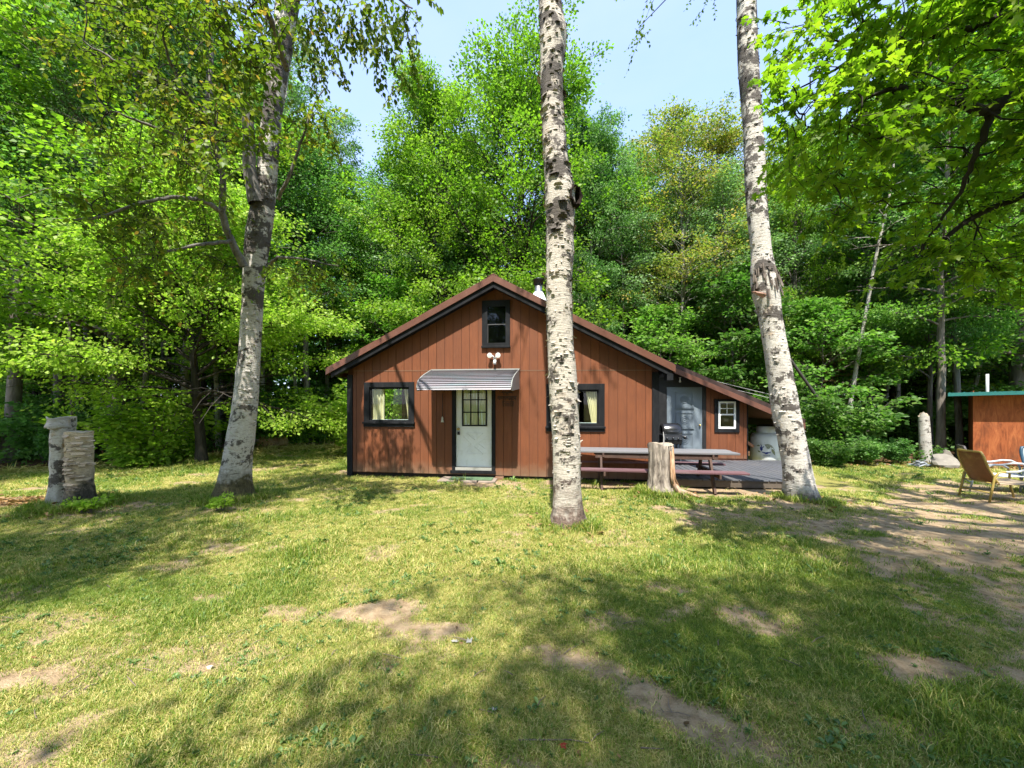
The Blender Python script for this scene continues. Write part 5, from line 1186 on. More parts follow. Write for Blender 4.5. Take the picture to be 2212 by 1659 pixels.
M_BROWNN = m_leaf('dead_needles', [(0, (0.10, 0.065, 0.035)), (0.5, (0.22, 0.15, 0.085)), (1, (0.32, 0.24, 0.15))], 0.3)
kind('pole_tree', 15, gen_tree(34, 15, 0.085, 0.52, 26, 1.7, rnd_, 34, 74, 6, 2, 26, 0.46, 0.6, 0.11, bark=BK_PALE, leafm=LF_WOOD, wob=0.07, bare=0.2))
kind('pole_tree_b', 14, gen_tree(35, 14, 0.07, 0.45, 26, 1.6, rnd_, 30, 74, 6, 2, 26, 0.46, 0.6, 0.11, bark=BK_GREY, leafm=LF_ASPEN, wob=0.09, bare=0.4))
big_ = lambda s: math.sqrt(max(0.0, 1 - ((s-0.42)/0.64)**2))
kind('maple_d', 16, gen_tree(33, 16, 0.26, 0.16, 74, 5.6, big_, 34, 80, 10, 2, 62, 0.62, 0.65, 0.122, bark=BK_DARK, leafm=LF_BRIGHT))
kind('dead_fir', 9, gen_fir(31, 9, 0.09, 0.05, 1.7, 0.1, BK_GREY, M_BROWNN))
kind('shade_maple', 16, gen_tree(32, 16, 0.22, 0.25, 44, 4.3, rnd_, 26, 74, 8, 2, 25, 0.62, 0.44, 0.14, bark=BK_GREY, leafm=LF_BRIGHT))
ZAX = random.Random(77)
def plant(k, x, y, H, wid=1.0, label=None, cat='tree', name='tree', group=None, rz=None, zoff=0.0, names=('trunk', 'crown'), tilt=(0, 0)):
    H0, (tm, cm) = KIND[k]; e = empty(name, (x, y, g(x, y) + zoff), ZAX.uniform(0, 6.28) if rz is None else rz)
    s = H/H0; e.scale = (s*wid, s*wid, s); e.rotation_euler[0] += tilt[0]; e.rotation_euler[1] += tilt[1]; tag(e, label, cat, group)
    link(names[0], tm, e); link(names[1], cm, e); return e
# ------------------------------------------------------------------ trees: where they stand
def px_tree(k, x, Y, ytop, wid, label, name='tree', **kw):
    X = (x-CX)/FPX*Y; H = EYE + (HY-ytop)/FPX*Y - g(X, Y); return plant(k, X, Y, H, wid, label, name=name, **kw)
TAKEN = []
def key(k, x, Y, yt, w, lab, name='tree', **kw):
    e = px_tree(k, x, Y, yt, w, lab, name, **kw); TAKEN.append((e.location.x, e.location.y)); return e
key('maple_b', 950, 18.6, 235, 0.9, 'bright yellow green maple rising behind the left roof slope', 'maple_tree')
key('maple_d', 1120, 19.8, 225, 1.05, 'tall full maple directly behind the cabin gable and chimney', 'maple_tree')
key('maple_c', 1275, 18.6, 290, 0.65, 'leafy maple behind the right roof slope, beside the turning birch', 'maple_tree')
key('turning_birch', 1480, 18.3, 255, 1.15, 'birch with yellowing leaves behind the porch, taller of the two', 'birch_tree')
key('turning_birch', 1585, 19.0, 320, 1.0, 'smaller yellowing birch right of the taller turning birch', 'birch_tree')
key('aspen_a', 738, 21.5, 270, 1.05, 'slender pale aspen between the left birch and the cabin roof', 'aspen_tree')
key('aspen_b', 655, 24.0, 290, 0.95, 'thin sparse aspen just right of the left birch trunk', 'aspen_tree')
key('apple', 435, 11.75, 500, 1.0, 'low spreading lime green tree with a black trunk on the left lawn', 'fruit_tree')
key('wood_a', 20, 12.2, -150, 1.15, 'tall pale trunked tree at the left edge of the photo', 'forest_tree', tilt=(0.0, 0.05))
key('aspen_b', 232, 15.5, -60, 1.0, 'tall aspen with a bare grey lower trunk behind the lime green tree', 'aspen_tree')
key('fir_b', 272, 16.5, 190, 1.2, 'dark fir with dead grey lower branches left of the lime green tree', 'fir_tree')
key('wood_b', 130, 15.0, -40, 1.2, 'dense dark green tree in the woods above the birch stump', 'forest_tree')
key('wood_a', 360, 19.0, 60, 1.1, 'tall leafy tree in the woods behind the lime green tree', 'forest_tree')
key('aspen_a', 480, 20.5, 130, 1.1, 'tall pale aspen in the woods left of the left birch trunk', 'aspen_tree')
key('maple_a', 1720, 17.0, 330, 0.72, 'bright green maple in the woods behind the right birch trunk', 'maple_tree')
key('maple_c', 1880, 15.6, 300, 0.75, 'spreading green maple at the wood edge between right birch and shed', 'maple_tree')
key('maple_c', 2010, 14.2, 330, 0.62, 'dark green maple over the rocks beside the shed', 'maple_tree')
key('maple_a', 2215, 16.5, 130, 0.9, 'large maple standing behind the orange shed', 'maple_tree')
key('dead_fir', 1800, 15.2, 650, 1.15, 'dead brown conifer standing right of the right birch trunk', 'dead_tree')
key('fir_a', 1850, 17.5, 560, 1.2, 'dark fir in the shade right of the leaning dead trunk', 'fir_tree')
key('sapling_b', 845, 17.3, 640, 1.2, 'bright young maple peeking over the left end of the cabin roof', 'young_tree')
key('sapling_b', 1420, 17.0, 690, 1.3, 'young bright maple leaning over the lean-to roof', 'young_tree')
key('sapling_a', 1590, 16.5, 620, 1.2, 'leafy young tree behind the lean-to roof near the cables', 'young_tree')
# the white birch snag and dark trunk by the boulder
SNG = empty('birch_snag', (*at(2001, 1000, 12.1)[:2], 0)); tag(SNG, 'short white birch snag standing just left of the boulder', 'snag')
rough_log('trunk', m_birch('snag_bark', 0, 0, (0.50, 0.49, 0.46), 0.35, 0.2), [(z, 0.16 - 0.02*z, -0.06*z, 0) for z in np.linspace(-0.1, 1.45, 12)], SNG, 26, 31, 0.04, 0.02, 6, M_CUT, lambda a: 0.07*math.sin(2*a) + 0.05*math.sin(5*a+1))
plant('wood_b', at(2032, 0, 12.7).x, 12.7, 15, 0.9, 'dark trunked tree growing behind the white birch snag', name='forest_tree'); TAKEN.append((at(2032, 0, 12.7).x, 12.7))
plant('wood_b', at(2075, 0, 13.3).x, 13.3, 14, 0.8, 'dark slim tree between the rocks and the shed', name='forest_tree', tilt=(0, 0.08)); TAKEN.append((at(2075, 0, 13.3).x, 13.3))

def ycap(xp):                                    # how high the woods reach in the view there
    return float(np.interp(xp, [0, 540, 600, 700, 800, 860, 1380, 1420, 1600, 1640, 1740, 1800, 2300], [-400, -100, 280, 320, 330, 260, 260, 330, 330, 400, 400, 0, -400]))
q = random.Random(41); made = 0; tries = 0; CROWD = []
fl_kinds = ['wood_a', 'wood_b', 'maple_c', 'aspen_a', 'aspen_b', 'wood_a', 'wood_b', 'fir_a', 'fir_b', 'maple_a']
lab = {'wood_a': 'tall leafy tree crowded into the woods around the cabin', 'wood_b': 'slim green tree crowded into the woods around the cabin', 'maple_c': 'broad dark maple crowded into the woods around the cabin', 'maple_a': 'full maple crowded into the woods around the cabin',
       'aspen_a': 'pale slender aspen crowded into the woods around the cabin', 'aspen_b': 'pale barked aspen crowded into the woods around the cabin', 'fir_a': 'dark fir crowded into the woods around the cabin', 'fir_b': 'fir with dead lower branches crowded into the woods around the cabin'}
nm = {'wood_a': 'forest_tree', 'wood_b': 'forest_tree', 'maple_c': 'maple_tree', 'maple_a': 'maple_tree', 'aspen_a': 'aspen_tree', 'aspen_b': 'aspen_tree', 'fir_a': 'fir_tree', 'fir_b': 'fir_tree'}
def side_cap(X, Y): return ycap(CX + FPX*X/Y)
while made < 160 and tries < 8000:
    tries += 1; Y = 11 + 31*q.random()**1.25; X = q.uniform(-1.55, 1.55)*Y
    if Y < edge_y(X) + 1.2 or (-6.5 < X < 9.5 and Y < 18.2) or (X > 12.5 and X < 18 and 10.5 < Y < 15): continue
    dm = 1.6 if Y < 20 else 2.0
    if any((X-a)**2 + (Y-b)**2 < dm*dm for a, b in TAKEN): continue
    k = q.choice(fl_kinds); H = q.uniform(13, 19) if not k.startswith('fir') else q.uniform(8, 13); cap = side_cap(X, Y)
    H = min(H, EYE + (HY-cap)/FPX*Y*q.uniform(0.86, 1.0))
    if H < 7: continue
    e_ = plant(k, X, Y, H, q.uniform(0.9, 1.2)*(17/H)**0.35 if not k.startswith('fir') else 1.1, lab[k], name=nm[k], group='trees of the surrounding woods, ' + k.replace('_', ' ').replace(' a', ' leafy').replace(' b', ' slim').replace(' c', ' broad'), tilt=(q.gauss(0, 0.02), q.gauss(0, 0.02)))
    CROWD.append((e_, X, Y, {'wood_a': 'tall leafy tree', 'wood_b': 'slim green tree', 'maple_c': 'broad dark maple', 'maple_a': 'full bright maple', 'aspen_a': 'slender pale aspen', 'aspen_b': 'pale barked aspen', 'fir_a': 'dark fir', 'fir_b': 'half bare fir'}[k], 'in the woods'))
    TAKEN.append((X, Y)); made += 1
# slim pole trees with bare pale stems in the first rows
made = 0; tries = 0
while made < 58 and tries < 6000:
    tries += 1; X = q.uniform(-26, 26); Y = edge_y(X) + 0.6 + 9*q.random()**1.2
    if abs(X) > 1.45*Y or (-6.5 < X < 9.3 and Y < 18.0) or (X > 12.6 and X < 18 and 10.5 < Y < 15): continue
    if any((X-a)**2 + (Y-b)**2 < 0.8 for a, b in TAKEN): continue
    k = q.choice(['pole_tree', 'pole_tree', 'pole_tree_b']); H = min(q.uniform(10, 16), EYE + (HY-side_cap(X, Y))/FPX*Y*0.9)
    if H < 6: continue
    e_ = plant(k, X, Y, H, q.uniform(0.9, 1.3), 'pole', name='pole_tree', group='slim pole trees of the wood edge', tilt=(q.gauss(0, 0.04), q.gauss(0, 0.04)))
    CROWD.append((e_, X, Y, 'pale pole tree' if k == 'pole_tree' else 'grey pole tree', 'on the edge')); TAKEN.append((X, Y)); made += 1
# saplings and bushes along the lawn edge and under the trees
made = 0; tries = 0; T2 = []
while made < 165 and tries < 12000:
    tries += 1; X = q.uniform(-34, 34); Y = edge_y(X) + 0.3 + 16*q.random()**1.7
    if abs(X) > 1.5*Y or (-6.3 < X < 9.0 and Y < 17.8) or (X > 12.8 and X < 17.5 and Y < 14.5): continue
    if any((X-a)**2 + (Y-b)**2 < 0.55 for a, b in T2): continue
    k = q.choice(['shrub_a', 'shrub_b', 'shrub_c', 'shrub_a', 'shrub_c', 'shrub_c', 'sapling_b', 'sapling_a']); xp = CX + FPX*X/Y
    if k.startswith('sap') and any(a_ < xp < b_ and Y < c_ for a_, b_, c_ in ((-60, 110, 13.5), (180, 520, 17), (1430, 1530, 20), (690, 790, 22), (1880, 2100, 14))): continue
    H = q.uniform(0.9, 2.1) if k.startswith('shrub') else q.uniform(2.6, 5.2)
    lb_ = {'shrub_a': 'green leafy bush at the edge of the woods', 'shrub_b': 'lime green bush at the edge of the woods', 'shrub_c': 'dark green bush at the edge of the woods', 'sapling_a': 'green young tree at the edge of the woods', 'sapling_b': 'bright young maple at the edge of the woods'}[k]
    sh_ = k.startswith('shrub')
    e_ = plant(k, X, Y, H, q.uniform(0.9, 1.4), lb_, cat='bush' if sh_ else 'tree', name='bush' if sh_ else 'young_tree', group='bushes and saplings of the wood edge, ' + lb_.split(' at ')[0], names=('stems', 'foliage') if sh_ else ('trunk', 'crown'))
    CROWD.append((e_, X, Y, lb_.split(' at ')[0], 'on the edge')); T2.append((X, Y)); made += 1
for k, x, yb, H, w_, lb_ in (('shrub_a', 660, 957, 2.3, 1.3, 'round deep green bush left of the cabin, beside the root mass'), ('shrub_b', 720, 952, 1.5, 1.2, 'low bright bush beside the cabin corner'), ('shrub_b', 330, 1000, 2.0, 1.3, 'lime green bush under the low spreading tree'),
                             ('shrub_a', 1790, 1003, 0.75, 1.4, 'low leafy bush just right of the right birch'), ('shrub_c', 1935, 1000, 0.8, 1.2, 'dark bush on the lawn edge left of the foil'), ('shrub_c', 1865, 1000, 0.9, 1.3, 'small bush on the lawn edge between two larger bushes')):
    Y = ground_y(yb)*0.97; Y = min(Y, 17); X = (x-CX)/FPX*Y
    plant(k, X, Y, H, w_, lb_, cat='bush', name='bush', names=('stems', 'foliage'))
plant('shrub_b', -4.95, 14.2, 2.6, 1.2, 'lime green bush beside the left wall of the cabin', cat='bush', name='bush', names=('stems', 'foliage'))
# each of them is told apart by its kind, the landmark it stands by and its order from the left
ZONES = [(200, 'above the birch stump'), (480, 'around the lime green tree'), (720, 'right of the left birch'), (1000, 'over the left roof slope'), (1250, 'behind the gable'), (1620, 'behind the right roof slope'), (1850, 'around the right birch'), (2060, 'left of the shed'), (2600, 'behind the shed')]
NTH = ['', 'second ', 'third ', 'fourth ', 'fifth ', 'sixth ', 'seventh ', 'eighth ', 'ninth ', 'tenth ', 'eleventh ', 'twelfth ', 'thirteenth ', 'fourteenth ', 'fifteenth ', 'sixteenth ', 'seventeenth ', 'eighteenth ', 'nineteenth ', 'twentieth ']
BY = {}; SHN = []
for e_, X, Y, lk, wh in CROWD:
    xp = CX + FPX*X/Y
    if -60 <= xp < 2300: zn = next(z_ for lim_, z_ in ZONES if xp < lim_)
    else: zn = '%s of the clearing' % ('left' if xp < 0 else 'right')
    BY.setdefault((lk, wh, zn, Y < 19), []).append((xp, e_))
for (lk, wh, zn, near_), L_ in BY.items():
    L_.sort(key=lambda p_: p_[0])
    for i_, (xp, e_) in enumerate(L_):
        far_ = '' if near_ else 'far '
        if len(L_) == 1: e_['label'] = '%s%s %s %s' % (far_, lk, wh, zn)
        elif i_ == 0: e_['label'] = 'leftmost %s%s %s %s' % (far_, lk, wh, zn)
        else: e_['label'] = '%s%s%s from the left %s %s' % (NTH[i_], far_, lk, wh, zn)
# trees at the near side of the clearing: unseen, front ones shade the lawn and wood edge, back rows added for window reflections
for k, X, Y, H, w_ in (('shade_maple', 0.25, -6.0, 13.6, 1.0), ('shade_maple', 2.7, -7.2, 17.0, 0.9), ('wood_a', -7.2, -2.1, 16.5, 0.9), ('shade_maple', 5.4, -5.2, 15.5, 0.9), ('wood_a', -14.8, 2.2, 17, 1.15), ('maple_a', -3.5, -13, 17, 1), ('wood_b', -9, -10, 17, 1.2), ('maple_c', 5, -14, 17, 1), ('maple_a', 11, -9, 17, 1), ('wood_a', -15, -6, 17, 1.2), ('wood_b', 0.5, -16, 18, 1.3), ('maple_a', -7, -17, 18, 1.2), ('maple_c', -1.5, -19, 18, 1.2), ('maple_a', 4, -19, 18, 1.2), ('wood_b', 8.5, -17, 18, 1.3), ('wood_b', -3.2, -15, 13, 1.5), ('wood_b', 2.2, -14.5, 13, 1.5)):
    SHN.append(plant(k, X, Y, H, w_, 'shade tree', name='shade_tree', group='shade trees at the near side of the clearing'))

SHN.sort(key=lambda e_: e_.location.x)
for i_, e_ in enumerate(SHN): e_['label'] = (NTH[i_] or 'first ') + 'tall shade tree from the left at the near side of the clearing'

# undergrowth and far woods
q = np.random.default_rng(51)
n = 5200; X = q.uniform(-30, 30, n); Y = edge_y(X) + 0.15 + 12*q.uniform(0, 1, n)**1.6; k_ = (np.abs(X) < 1.6*Y) & ~((X > -6.2) & (X < 9.0) & (Y < 17.3)) & ~((X > 13.2) & (X < 17.5) & (Y < 14.3)); X, Y = X[k_], Y[k_]
C = np.stack([X, Y, gz(X, Y) + q.uniform(0.05, 0.55, len(X))], 1); O = unit(q.normal(size=C.shape)); 
ug = link('undergrowth', leaf_mesh('undergrowth', T_DIAM, *cluster_leaves(q, C, O, 9, 0.24, 0.5, 0.10, 0.2), LF_SHRUB)); tag(ug, 'low leafy ground cover under the trees', 'ground cover', kind='stuff')
n = 9000; ang = q.uniform(-1.25, 1.25, n); rad = q.uniform(36, 60, n); X = rad*np.sin(ang); Y = rad*np.cos(ang); C = np.stack([X, Y, q.uniform(0, 1, n)**1.2*13], 1)
fw = link('far_woods', leaf_mesh('far_woods', T_DIAM, *cluster_leaves(q, C, unit(q.normal(size=C.shape)), 12, 1.3, 0.6, 0.55, 0.2), LF_WOOD)); tag(fw, 'distant woods closing the view between the trunks', 'woods', kind='stuff')
# leaf litter and straw strewn at the edge
n = 5200; X = q.uniform(-17, 17, n); Y = edge_y(X) + q.normal(0.1, 0.55, n); k_ = ~((X > -5.5) & (X < 9.0)); X, Y = X[k_], Y[k_]
tr_c = [(-4.83, 6.9), (0.78, 5.62), (5.25, 7.05), (2.82, 7.5), (-6.95, 6.28)]; an_ = q.uniform(0, 6.28, 420); rr_ = 0.22 + np.abs(q.normal(0, 0.28, 420)); wh_ = q.integers(0, 5, 420)
X = np.concatenate([X, np.array([c_[0] for c_ in tr_c])[wh_] + rr_*np.cos(an_)]); Y = np.concatenate([Y, np.array([c_[1] for c_ in tr_c])[wh_] + rr_*np.sin(an_)])
a_ = q.uniform(-9.8, -7.4, 900); b_ = 6.9 + q.normal(0, 0.28, 900); c_ = q.normal(9.6 + 3.6, 0.6, 500); d_ = q.normal(11.0, 0.22, 500); X = np.concatenate([X, a_, c_]); Y = np.concatenate([Y, b_, d_])
P = np.stack([X, Y, gz(X, Y) + q.uniform(0.01, 0.05, len(X))], 1); D = unit(q.normal(size=P.shape)*np.array([1, 1, 0.3])); U = q.normal(0, 0.4, P.shape); U[:, 2] += 1
fl = link('fallen_leaves', leaf_mesh('fallen_leaves', T_OVAL, P, D, U, q.uniform(0.035, 0.10, len(X)), q.uniform(0, 1, len(X)), M_DEAD)); tag(fl, 'dead brown leaves strewn along the wood edge and round the trunks', 'leaf litter', kind='stuff')
n = 520; X = q.uniform(-6, 7, n); Y = q.uniform(1.8, 9, n); k_ = (np.abs(X) < 1.35*Y); X, Y = X[k_], Y[k_]; P = np.stack([X, Y, gz(X, Y) + 0.012], 1)
D = unit(q.normal(size=P.shape)*np.array([1, 1, 0.15])); U = q.normal(0, 0.35, P.shape); U[:, 2] += 1
fl = link('fallen_leaves', leaf_mesh('fallen_leaves', T_OVAL, P, D, U, q.uniform(0.02, 0.05, len(X)), q.uniform(0, 1, len(X)), M_DEAD)); tag(fl, 'few dry leaves scattered over the lawn', 'leaf litter', kind='stuff')
n = 9000; xs_ = np.concatenate([q.uniform(-11.5, -4.3, 6000), q.uniform(-17, -9, 3000)]); ys_ = edge_y(xs_) - 0.45 + q.normal(0, 0.35, n); P = np.stack([xs_, ys_, gz(xs_, ys_) + q.uniform(0.005, 0.06, n)], 1)
D = unit(q.normal(size=P.shape)*np.array([1, 1, 0.25])); U = q.normal(0, 0.5, P.shape); U[:, 2] += 1
hay = link('hay_scraps', leaf_mesh('hay_scraps', (T_NEEDLE[0]*np.array([0.35, 1, 1]), T_NEEDLE[1]), P, D, U, q.uniform(0.12, 0.35, n), q.uniform(0, 1, n), M_STRAW)); tag(hay, 'dry straw and raked thatch lying along the lawn edge', 'straw', kind='stuff')
# tiny twigs dropped on the lawn
q2 = random.Random(19); tb_ = TB()
for k in range(240):
    Y = q2.uniform(1.7, 9); X = q2.uniform(-1.3, 1.3)*Y
    if -4.2 < X < 8 and Y > 8.6: continue
    a_ = q2.uniform(0, 3.14); l_ = q2.uniform(0.04, 0.16); z_ = g(X, Y) + 0.012; d_ = np.array([math.cos(a_), math.sin(a_), q2.uniform(-0.05, 0.1)])*l_; p_ = np.array([X, Y, z_]); tb_.tube(np.array([p_, p_ + d_*0.5 + [0, 0, 0.006], p_ + d_ + [d_[1]*0.2, 0, 0]]), [0.0035, 0.003, 0.0015], 4)
tag(link('fallen_twigs', tb_.mesh('fallen_twigs', M_STICK)), 'short dry twigs scattered over the lawn', 'twigs', kind='stuff')
# upturned root mass at the wood edge
q = random.Random(8); rx, ry = at(588, 960, 14.6).x, 14.6
RM = empty('root_mass', (rx, ry, g(rx, ry))); tag(RM, 'upturned mass of dead brown roots at the lawn edge left of the cabin', 'root mass')
rough_log('core', M_ROT, [(z, 0.44*(1-0.35*z)*(1+0.1*math.sin(z*9)), 0.05*math.sin(z*5), 0) for z in np.linspace(-0.1, 1.0, 9)], RM, 26, 44, 0.10, 0.06, 5, M_ROT)
rb = MB()
for k in range(150):
    a = q.uniform(0, 6.28); z = q.uniform(0.0, 1.1); r0 = 0.36*(1-0.3*z); p0 = Vector((math.cos(a)*r0, math.sin(a)*r0, z)); d_ = Vector((math.cos(a+q.uniform(-1.2, 1.2)), math.sin(a+q.uniform(-1.2, 1.2)), q.uniform(-1.0, 0.5)))*q.uniform(0.1, 0.32)
    rb.tube([p0, p0 + d_*0.5 + Vector((0, 0, q.uniform(-0.03, 0.06))), p0 + d_], [0.018, 0.012, 0.004], 4, cap=False)
tag(rb.build('root_tangle', M_ROT, RM), kind='stuff')
# weeds at the foot of the birch stump
def weed(X, Y, H, seed, label, mat=LF_LIME):
    tm, cm = gen_shrub(seed, H, H*0.8, 6, 4, 0.05, BK_GREY, mat, 0.35, T_OVAL, 0.08); e = empty('weed', (X, Y, g(X, Y))); tag(e, label, 'plant'); link('stems', tm, e); link('foliage', cm, e)
weed(-6.50, 6.02, 0.2, 61, 'leafy weed growing at the right foot of the birch stump'); weed(-4.6, 6.25, 0.14, 62, 'small weed at the foot of the left birch')
# ------------------------------------------------------------------ the three birches on the lawn
def photo_trunk(rows, Y, top_h, k=40, seed=1, flare=None, lump=0.03):
    """rows of (y, left x, right x) in the photograph -> smooth bark tube standing at distance Y, carried on above the frame to top_h"""
    q = np.random.default_rng(seed); rows = sorted(rows, key=lambda r: -r[0]); zs = np.array([EYE - (r[0]-HY)/FPX*Y for r in rows]); xc = np.array([((r[1]+r[2])/2 - CX)/FPX*Y for r in rows]); rr = np.array([(r[2]-r[1])/2/FPX*Y/math.sqrt(1 + (((r[1]+r[2])/2-CX)/FPX)**2) for r in rows])
    dz = zs[-1]-zs[-3]; sl = (xc[-1]-xc[-3])/dz; zs = np.append(zs, top_h); xc = np.append(xc, xc[-1] + sl*0.7*(top_h-zs[-2])); rr = np.append(rr, rr[-1]*0.45)
    z = np.arange(zs[0]-0.10, top_h, 0.045); x = np.interp(z, zs, xc); r = np.interp(z, zs, rr)
    ker = np.ones(7)/7; x = np.convolve(np.pad(x, 3, 'edge'), ker, 'valid'); r = np.convolve(np.pad(r, 3, 'edge'), ker, 'valid')
    a = np.arange(k)*2*math.pi/k; A, Z = np.meshgrid(a, z); f = np.ones_like(A)
    cx_, sx_ = np.cos(A)*2.0, np.sin(A)*2.0
    f += lump*2*(fbm(cx_ + 3 + seed, Z*1.6 + sx_, 3)-0.5) + lump*3.0*(fbm(cx_*2.2 + 9, Z*6 + sx_*2.2 + seed, 4)-0.5)
    if flare is not None: f += flare*np.exp(-np.maximum(0, Z-zs[0])/0.22)*(0.35 + 0.9*np.maximum(0, np.sin(A*2.5 + seed)))
    RR = r[:, None]*f; V = np.stack([x[:, None] + RR*np.cos(A), Y + RR*np.sin(A), Z], -1).reshape(-1, 3); n = len(z)
    i = np.arange(n-1)[:, None]*k; j = np.arange(k)[None]; F = np.stack([i+j, i+(j+1) % k, i+k+(j+1) % k, i+k+j], -1).reshape(-1, 4)
    return V, F, z, x, r
def flaps(q, z, x, r, Y, n, zlo, zhi, big=0.05, face=True):
    """loose curls of bark standing off the trunk"""
    mb = MB()
    for k in range(n):
        zz = q.uniform(zlo, zhi); a = R(q.uniform(150, 390)) if face else q.uniform(0, 6.28); rr = np.interp(zz, z, r)*1.005; xx = np.interp(zz, z, x); w_ = q.uniform(0.25, 1.0)*big; h_ = q.uniform(0.2, 0.7)*big; up = q.choice((-1, 1)); o_ = q.uniform(0.2, 0.7)*big*0.7
        tx = Vector((-math.sin(a), math.cos(a), 0)); nn = Vector((math.cos(a), math.sin(a), 0)); p = Vector((xx, Y, zz)) + nn*rr; up_ = Vector((0, 0, up))
        mb.add([p-tx*w_, p+tx*w_, p+tx*w_*0.9 + nn*o_*0.6 + up_*h_*0.6, p-tx*w_*0.8 + nn*o_*0.5 + up_*h_*0.6, p+tx*w_*0.7 + nn*o_*1.4 + up_*h_*0.8, p-tx*w_*0.6 + nn*o_*1.2 + up_*h_*0.8], [(0, 1, 2, 3), (3, 2, 4, 5)], True)
    return mb
LF_BIRCH = m_leaf('birch_leaf', [(0, (0.062, 0.107, 0.011)), (0.5, (0.123, 0.172, 0.015)), (0.82, (0.209, 0.219, 0.024)), (1, (0.437, 0.241, 0.055))], 0.5, 0.04)
LF_NEAR = m_leaf('near_maple_leaf', [(0, (0.075, 0.145, 0.008)), (0.5, (0.15, 0.235, 0.013)), (1, (0.26, 0.33, 0.022))], 0.6, 0.035, 1.6)
def sprays(q, C, O, nt, L_, nl, size, tpl, droop, mat, flatn=0.8, twig=None, tint0=0.5, hang=0.0):
    """branchlets at C pointing along O: nt twigs each with nl leaves set along it"""
    P = []; D = []; U = []; T = []
    for c_, o_, t0 in zip(C, O, q.normal(tint0, 0.13, len(C))):
        for k in range(nt):
            d = unit(o_ + q.normal(0, 0.55, 3)*np.array([1, 1, 0.45])); l = L_*q.uniform(0.5, 1.2); s0 = c_ + q.normal(0, L_*0.25, 3)*np.array([1, 1, 0.4]); v_ = np.linspace(0.1, 1, nl) + q.uniform(-0.04, 0.04, nl)
            pts = s0 + d*l*v_[:, None] + np.array([0, 0, -1])*(droop*l*v_**1.6)[:, None]
            if twig is not None: uu = np.linspace(0, 1, 5); twig.tube(s0 + d*l*uu[:, None] + np.array([0, 0, -1])*(droop*l*uu**1.6)[:, None], 0.0045*(1-0.7*uu), 3)
            side = unit(np.cross(d, [0, 0, 1.0])); sg_ = np.where(np.arange(nl) % 2, 1, -1)[:, None]
            dd = d*0.5 + side*sg_*0.8 + q.normal(0, 0.3, (nl, 3)); dd[:, 2] -= 0.25 + droop*0.5 + hang; P.append(pts); D.append(dd); u_ = q.normal(0, 1-flatn, (nl, 3)); u_[:, 2] += 1; U.append(u_); T.append(np.clip(t0 + q.normal(0, 0.16, nl), 0, 1))
    P, D, U, T = (np.concatenate(a) for a in (P, D, U, T)); return leaf_mesh('crown', tpl, P, D, U, size*q.uniform(0.65, 1.2, len(P)), T, mat)

# middle birch --------------------------------------------------------------
YM = 5.62
rows = [(1150, 1176, 1278), (1140, 1183, 1270), (1120, 1191, 1260), (1080, 1195, 1256), (1040, 1196, 1254), (950, 1194, 1253), (900, 1189, 1249), (820, 1185, 1246), (760, 1183, 1240), (700, 1180, 1237), (640, 1179, 1236), (600, 1179, 1235), (540, 1179, 1240), (500, 1180, 1238), (430, 1178, 1243), (400, 1178, 1240), (350, 1175, 1228), (300, 1172, 1222), (250, 1170, 1218), (170, 1168, 1215), (110, 1167, 1220), (70, 1166, 1226), (45, 1165, 1218), (0, 1163, 1212)]
V, F, z, x, r = photo_trunk(rows, YM, 12.6, 48, 4, 0.34)
MBi = empty('birch_tree', (x[0], YM, g(x[0], YM))); tag(MBi, 'middle white birch trunk standing in front of the cabin', 'tree')
OFF = np.array(MBi.location); z0m = g(x[0], YM)
BK_MID = m_birch('middle_birch_bark', -0.1, 0.62, (0.62, 0.57, 0.49), 0.28, 0.10, (0.14, 0.095, 0.075), 0.016)
link('trunk', np_mesh('trunk', V - OFF, F, BK_MID, True), MBi)
q = np.random.default_rng(5); qq = random.Random(5)
fm = flaps(qq, z, x - OFF[0], r, 0, 520, 0.6, 7.4, 0.042); fm2 = flaps(qq, z, x - OFF[0], r, 0, 50, 1.0, 7.2, 0.095)
for mb_ in (fm, fm2):
    mb_.v = [(a, b, c - z0m) for a, b, c in mb_.v]; tag(mb_.build('peeling_bark', BK_MID, MBi), kind='stuff')
kn = at(1239, 432, YM) - Vector(OFF)         # hollow knot on its right side
kn.z = at(1239, 432, YM).z - z0m; kn.y = -0.10
kb = MB(); P = []
for rr_, dd in ((0.04, 0.12), (0.075, 0.08), (0.085, -0.02), (0.098, -0.055), (0.112, -0.02), (0.12, 0.08)):
    P.append((rr_, dd))
dirk = Vector((0.55, -0.83, 0.02)).normalized(); t1 = dirk.cross(Vector((0, 0, 1))).normalized(); t2 = t1.cross(dirk)
Vk = [kn + (t1*math.cos(2*math.pi*j/18) + t2*math.sin(2*math.pi*j/18)*1.35)*rr_*(1 + 0.12*math.sin(j*2.3)) - dirk*dd for rr_, dd in P for j in range(18)]
Fk = [(i*18+j, i*18+(j+1) % 18, (i+1)*18+(j+1) % 18, (i+1)*18+j) for i in range(5) for j in range(18)] + [tuple(range(18))[::-1]]
kb.add(Vk, Fk, True).build('knot', m_bark('black_knot', (0.006, 0.005, 0.004), (0.025, 0.015, 0.011), 22, (1, 1, 1)), MBi)  # rim and hollow of the knot both coloured near black
